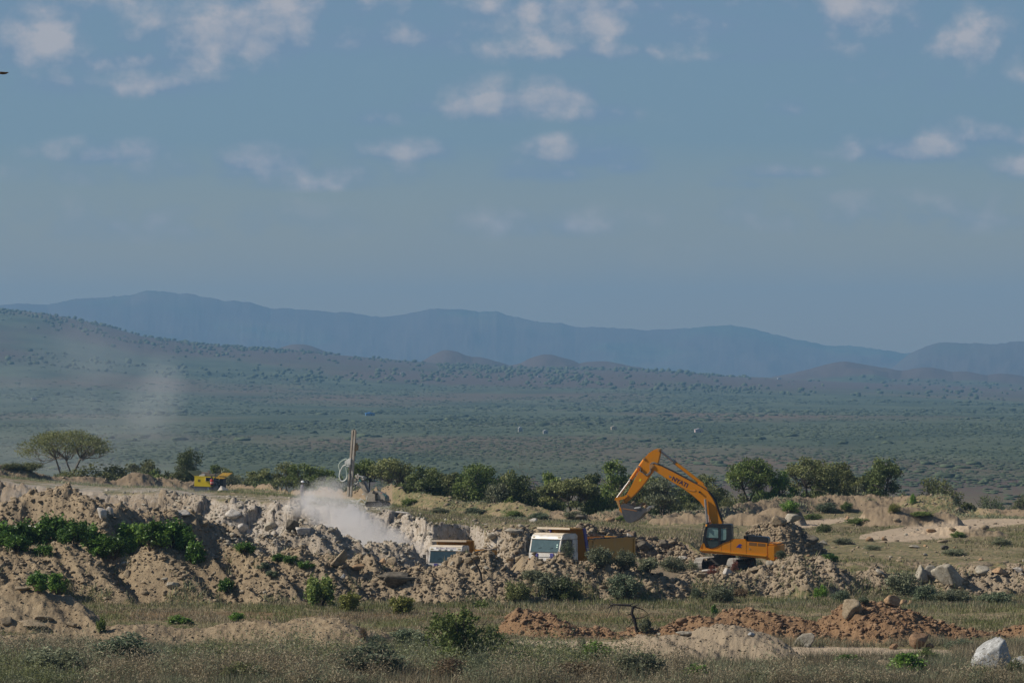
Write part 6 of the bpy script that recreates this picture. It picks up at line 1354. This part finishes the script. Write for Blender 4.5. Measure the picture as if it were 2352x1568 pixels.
# ---------------------------------------------------------------- people
def person(loc, face, label, pose, H, top_c, leg_c, shoe_c, skin_c, vest=None, helmet=None):
    k = H / 1.75; V = []; E_ = []; R = []
    def add(p, r, par=None):
        V.append((p[0] * k, p[1] * k, p[2] * k)); R.append(r * k); i = len(V) - 1
        if par is not None: E_.append((par, i))
        return i
    pel = add((0, 0, .93), .145); ch0 = add((0, pose['lean'] * .2, 1.10), .135, pel); ch = add((0, pose['lean'] * .6, 1.30), .155, ch0); nk0 = add((0, pose['lean'], 1.45), .085, ch); nk = add((0, pose['lean'] + .01, 1.52), .055, nk0)
    h1 = add((0, pose['lean'] + .03, 1.585), .078, nk); h2 = add((0, pose['lean'] + .03, 1.66), .096, h1); h3 = add((0, pose['lean'] + .02, 1.725), .07, h2); nose = add((0, pose['lean'] + .135, 1.63), .014, h2)
    for sx in (-1, 1):
        ear = add((sx * .095, pose['lean'] + .02, 1.64), .014, h2)
        hp = add((sx * .095, 0, .86), .105, pel); kn = add((sx * .11, pose['knee'][sx > 0], .50), .066, hp); an = add((sx * .12, pose['ankle'][sx > 0], .09), .045, kn); add((sx * .13, pose['ankle'][sx > 0] + .15, .04), .038, an)
        sh = add((sx * .19, pose['lean'] * .9, 1.40), .065, ch); (ex, ey, ez), (wx, wy, wz) = pose['arm'][sx > 0]; el = add((sx * ex, ey, ez), .045, sh); wr = add((sx * wx, wy, wz), .030, el)
        d = Vector((sx * wx - sx * ex, wy - ey, wz - ez)).normalized(); pl = add(tuple(Vector((sx * wx, wy, wz)) + d * .07), .032, wr)
        u = d.cross(Vector((0, 1, 0))).normalized()
        for q, ln in ((-.03, .07), (-.01, .085), (.01, .08), (.03, .062)):
            f1 = add(tuple(Vector((sx * wx, wy, wz)) + d * (.07 + ln * .55) + u * q * .9), .0095, pl); add(tuple(Vector(V[f1]) / k + d * ln * .5 + Vector((0, .02, 0))), .008, f1)
        th = add(tuple(Vector((sx * wx, wy, wz)) + d * .05 - u * sx * .045 + Vector((0, .02, 0))), .011, wr); add(tuple(Vector(V[th]) / k + d * .045), .009, th)
    me = bpy.data.meshes.new('person'); me.from_pydata(V, E_, []); o = bpy.data.objects.new('person', me); COL.objects.link(o)
    sk = o.modifiers.new('skin', 'SKIN'); sk.use_smooth_shade = True
    for i, r in enumerate(R): me.skin_vertices[0].data[i].radius = (r, r)
    me.skin_vertices[0].data[0].use_root = True
    o.modifiers.new('sub', 'SUBSURF').levels = 2
    bpy.context.view_layer.update(); nm = bpy.data.meshes.new_from_object(o.evaluated_get(bpy.context.evaluated_depsgraph_get())); o.modifiers.clear(); o.data = nm
    nm.materials.clear()
    for c_ in (skin_c, top_c, leg_c, shoe_c): nm.materials.append(c_)
    for p in nm.polygons:
        c = p.center / k; p.use_smooth = True
        arm_end = any(Vector((c.x - sx * pose['arm'][sx > 0][1][0], c.y - pose['arm'][sx > 0][1][1], c.z - pose['arm'][sx > 0][1][2])).length < .13 and abs(c.x) > .12 for sx in (-1, 1))
        p.material_index = 0 if c.z > 1.50 or arm_end else (1 if c.z > .95 else (2 if c.z > .11 else 3))
    o.location = loc; o.rotation_euler = (0, 0, face); setp(o, label, 'person'); o.name = 'person'
    def egg(b, c, r, zcut=None):
        bmesh.ops.create_uvsphere(b, u_segments=18, v_segments=12, radius=1, matrix=Matrix.Translation(Vector(c) * k) @ Matrix.Diagonal((r[0] * k, r[1] * k, r[2] * k, 1)))
        if zcut: bmesh.ops.delete(b, geom=[v for v in b.verts if v.co.z < zcut * k], context='VERTS')
    if helmet:
        part('helmet', lambda b: [egg(b, (0, pose['lean'] + .03, 1.67), (.128, .145, .125), 1.665), cyl(b, Vector((0, pose['lean'] + .05, 1.662)) * k, Vector((0, pose['lean'] + .05, 1.675)) * k, .15 * k, .14 * k, 20)], helmet, o, smooth=True)
    else:
        part('hair', lambda b: egg(b, (0, pose['lean'] + .015, 1.672), (.108, .118, .108), 1.665), simple('black_hair', (.012, .010, .009), .9), o, smooth=True)
    if vest:
        def vs(b):
            lv = [(.92, .195, .16), (1.02, .19, .158), (1.15, .185, .16), (1.28, .205, .175), (1.38, .20, .16), (1.46, .13, .11)]; rings = []
            for z, rx, ry in lv:
                y0 = pose['lean'] * min(1, max(0, (z - .93) / .5)); rings.append([b.verts.new((rx * k * math.cos(a), (y0 + ry * math.sin(a)) * k, z * k)) for a in [2 * PI * i / 20 for i in range(20)]])
            for r0, r1 in zip(rings, rings[1:]):
                for i in range(20): b.faces.new((r0[i], r0[(i + 1) % 20], r1[(i + 1) % 20], r1[i]))
        vo = part('vest', vs, vest, o, smooth=True)
        def st(b):
            for z in (1.02, 1.10):
                y0 = pose['lean'] * min(1, (z - .93) / .5); rr = [[b.verts.new((.2 * k * math.cos(a), (y0 + .168 * math.sin(a)) * k, (z + dz) * k)) for a in [2 * PI * i / 20 for i in range(20)]] for dz in (0, .045)]
                for i in range(20): b.faces.new((rr[0][i], rr[0][(i + 1) % 20], rr[1][(i + 1) % 20], rr[1][i]))
        part('reflective_stripe', st, simple('silver_stripe', (.75, .72, .68), .4), vo)
    return o
def at_ground(vx, D): x = (vx - CX) * D / F; return Vector((x, D, zat(x, D)))
person(at_ground(487, 475.8), .35, 'person in a red vest and dark trousers working at the open compressor', dict(lean=.08, knee=[.03, .0], ankle=[-.05, .02], arm=[((.26, .12, 1.18), (.20, .36, 1.22)), ((.25, .10, 1.17), (.18, .34, 1.12))]), 1.72,
       simple('blue_grey_overall', (.10, .11, .16), .9), simple('dark_trousers', (.03, .03, .035), .9), simple('dark_boots', (.025, .02, .018), .8), simple('dark_skin', (.09, .05, .032), .6), vest=simple('red_vest', (.62, .045, .03), .7))
person(at_ground(694, 326.6), -1.2, 'person in a white helmet and grey overalls standing in the drill dust', dict(lean=.02, knee=[.02, .0], ankle=[-.06, .04], arm=[((.27, .02, 1.13), (.22, .18, .98)), ((.27, -.02, 1.12), (.25, .12, .92))]), 1.76,
       simple('grey_overall', (.12, .11, .125), .9), simple('grey_trousers', (.085, .078, .08), .9), simple('work_boots', (.04, .032, .028), .8), simple('brown_skin', (.10, .058, .038), .6), helmet=simple('white_helmet', (.80, .79, .76), .4))
# ---------------------------------------------------------------- bird, far buildings
def bird():
    D0 = 62.0; t = thing('bird', 'small brown bird gliding at the left edge of the sky', 'bird', W(6, 168, D0), 0)
    def body(b): bmesh.ops.create_uvsphere(b, u_segments=14, v_segments=10, radius=1, matrix=Matrix.Diagonal((.07, .022, .02, 1))); cyl(b, (.05, 0, .004), (.085, 0, .008), .014, .004, 8); prism_y(b, [(-.06, -.006), (-.11, -.02), (-.11, .02), (-.06, .006)], -.002, .004)
    part('body', body, simple('brown_feathers', (.10, .055, .025), .9), t, smooth=True)
    for sy in (-1, 1): part('wing', lambda b: prism_y(b, [(.03, sy * .01), (.02, sy * .1), (-.02, sy * .16), (-.03, sy * .1), (-.03, sy * .01)] if sy > 0 else [(-.03, sy * .01), (-.03, sy * .1), (-.02, sy * .16), (.02, sy * .1), (.03, sy * .01)], .004, .010), simple('dark_wing', (.12, .075, .04), .9), t)
bird()
def house(vx, vy, wpx, hpx, wall, roof, label, name='house', gable=True, cat='house'):
    D = np.arange(1200, 7400, 10.); z, _ = terrain(np.full(D.shape, vx), D); r = HZ + (CZ - z) * F / D; k = int(np.argmax(r <= vy)); Dd, zz = float(D[k]), float(z[k]); s = Dd / F; w, h = wpx * s, max(2.4, hpx * s)
    t = thing(name, label, cat, ((vx - CX) * s, Dd, zz + 1.0), .2)
    part('wall', lambda b: box(b, (0, 0, h * .3), (w * .94, w * .5, h * .65)), wall, t)
    part('roof', lambda b: [prism(b, [(-w / 2, h * .6), (w / 2, h * .6), (w / 2, h * .68), (0, h), (-w / 2, h * .68)], -w * .3, w * .3)], roof, t)
    part('door', lambda b: box(b, (w * .1, -w * .255, h * .22), (w * .1, .06, h * .42)), MT['grime'], t)
PW = simple('pale_wall', (.40, .37, .33), .8); PR = simple('pale_iron_roof', (.46, .44, .42), .5)
house(850, 957, 22, 8, simple('blue_wall', (.06, .16, .30), .7), simple('blue_iron_roof', (.03, .22, .62), .5), 'long blue roofed shed far out in the valley scrub')
house(1195, 995, 10, 12, PW, PR, 'tiny white building in the valley, middle of the picture')
house(1253, 1000, 12, 5, PW, PR, 'second small pale building right of the tiny white one in the valley')
house(1605, 996, 20, 6, simple('pink_wall', (.50, .38, .36), .8), simple('pinkish_roof', (.50, .42, .42), .6), 'long pinkish roofed building far off in the valley, right half')
house(1410, 990, 14, 4, simple('sandy_wall', (.46, .36, .25), .8), simple('sandy_roof', (.46, .38, .28), .6), 'sandy coloured low building in the valley between the other two')
house(78, 920, 12, 4, PW, PR, 'white building beside the sandy road at the far left of the valley')
house(925, 860, 10, 4, PW, PR, 'white roofed building on the foot of the long ridge')
house(1238, 867, 8, 4, PW, PR, 'white speck of a house below the small hills')
house(1790, 872, 10, 4, simple('bluish_wall', (.4, .45, .5), .8), PR, 'bluish roofed house under the ridge right of the middle')

# ---------------------------------------------------------------- dust
def dust(name, center, dims, blobs, density, nscale, col, label, seed=0.0, thresh=.42, gain=2.6):
    bm = bmesh.new(); bmesh.ops.create_cube(bm, size=1.0); me = bpy.data.meshes.new(name); bm.to_mesh(me); bm.free()
    o = link(name, me); o.location = center; o.scale = dims; setp(o, label, 'dust', None, 'stuff')
    m = bpy.data.materials.new(name); m.use_nodes = True; nt = m.node_tree; N = nt.nodes; L = nt.links; N.clear()
    out = N.new('ShaderNodeOutputMaterial'); v = N.new('ShaderNodeVolumePrincipled'); L.new(v.outputs[0], out.inputs[1]); v.inputs['Color'].default_value = (*col, 1); v.inputs['Anisotropy'].default_value = .1
    geo = N.new('ShaderNodeNewGeometry')
    def M(op, a, b=None, cl=False):
        n = N.new('ShaderNodeMath'); n.operation = op; n.use_clamp = cl
        for i, x in enumerate((a, b)):
            if x is None: continue
            if isinstance(x, (int, float)): n.inputs[i].default_value = x
            else: L.new(x, n.inputs[i])
        return n.outputs[0]
    acc = None
    for (bx, by, bz, rx, ry, rz, w) in blobs:
        mp = N.new('ShaderNodeMapping'); mp.vector_type = 'TEXTURE'; mp.inputs['Location'].default_value = (bx, by, bz); mp.inputs['Scale'].default_value = (rx, ry, rz); L.new(geo.outputs['Position'], mp.inputs[0])
        ln = N.new('ShaderNodeVectorMath'); ln.operation = 'LENGTH'; L.new(mp.outputs[0], ln.inputs[0]); q = M('SUBTRACT', 1.0, ln.outputs['Value'], True); q = M('MULTIPLY', M('POWER', q, .8), w)
        acc = q if acc is None else M('MAXIMUM', acc, q)
    mp = N.new('ShaderNodeMapping'); mp.inputs['Location'].default_value = (seed, seed * 2, 0); L.new(geo.outputs['Position'], mp.inputs[0])
    ns = N.new('ShaderNodeTexNoise'); ns.inputs['Scale'].default_value = nscale; ns.inputs['Detail'].default_value = 3; ns.inputs['Roughness'].default_value = .6; L.new(mp.outputs[0], ns.inputs['Vector'])
    n2 = M('MULTIPLY', M('SUBTRACT', ns.outputs[0], .5), 1.5)
    d = M('MULTIPLY', M('SUBTRACT', M('ADD', M('MULTIPLY', acc, 1.4), M('MULTIPLY', n2, M('MINIMUM', M('MULTIPLY', acc, 3), 1.0))), .12), density * gain / 2.6, False)
    d = M('MAXIMUM', d, 0.0); L.new(d, v.inputs['Density'])
    me.materials.append(m); return o
def blob(vx, vy, D, rpx, rz, ry=3.0, w=1.0): p = W(vx, vy, D); s = D / F; return (p.x, p.y, p.z, rpx * s, ry, rz * s, w)
P0 = W(635, 1320, 320); P1 = W(1020, 1085, 320)
dust('dust_cloud', ((P0.x + P1.x) / 2, 319, (P0.z + P1.z) / 2), (P1.x - P0.x, 16, P1.z - P0.z),
     [blob(745, 1150, 321, 62, 44, 3.2, 1.), blob(775, 1178, 320, 80, 46, 3.6, 1.), blob(815, 1215, 318, 85, 52, 3.6, .85), blob(865, 1245, 317, 95, 48, 3.6, .6), blob(920, 1265, 316, 85, 40, 3.4, .42), blob(970, 1282, 315, 70, 26, 3, .3), blob(702, 1140, 324, 40, 44, 2, .35), blob(700, 1110, 325, 30, 22, 1.5, .2), blob(755, 1118, 322, 52, 30, 2.4, .5), blob(690, 1165, 323, 60, 30, 2.4, .35), blob(880, 1165, 322, 60, 22, 2, .22)],
     1.35, .62, (.97, .94, .92), 'pale dust billowing from the drill down the rock face')
P0 = W(-160, 1130, 520); P1 = W(640, 690, 520)
dust('dust_drift', ((P0.x + P1.x) / 2, 530, (P0.z + P1.z) / 2), (P1.x - P0.x, 30, P1.z - P0.z),
     [blob(40, 1040, 530, 260, 90, 14, .5), blob(210, 990, 531, 180, 120, 14, .5), blob(330, 960, 532, 120, 120, 13, .6), blob(370, 900, 532, 80, 110, 12, .6), blob(200, 820, 532, 170, 110, 13, .4), blob(90, 930, 534, 260, 150, 13, .36), blob(420, 1010, 530, 130, 90, 12, .35), blob(250, 1080, 528, 300, 60, 12, .5)],
     .022, .09, (.92, .93, .95), 'thin dust drifting over the valley behind the left side of the quarry', 7.3)
P0 = W(-60, 1230, 336); P1 = W(640, 1080, 336)
dust('low_dust', ((P0.x + P1.x) / 2, 337, (P0.z + P1.z) / 2), (P1.x - P0.x, 16, P1.z - P0.z),
     [blob(120, 1150, 337, 200, 60, 7, .5), blob(330, 1160, 336, 220, 60, 7, .6), blob(500, 1180, 334, 150, 50, 6, .6)],
     .10, .2, (.93, .92, .90), 'low dust hanging along the left part of the rock face', 2.1)
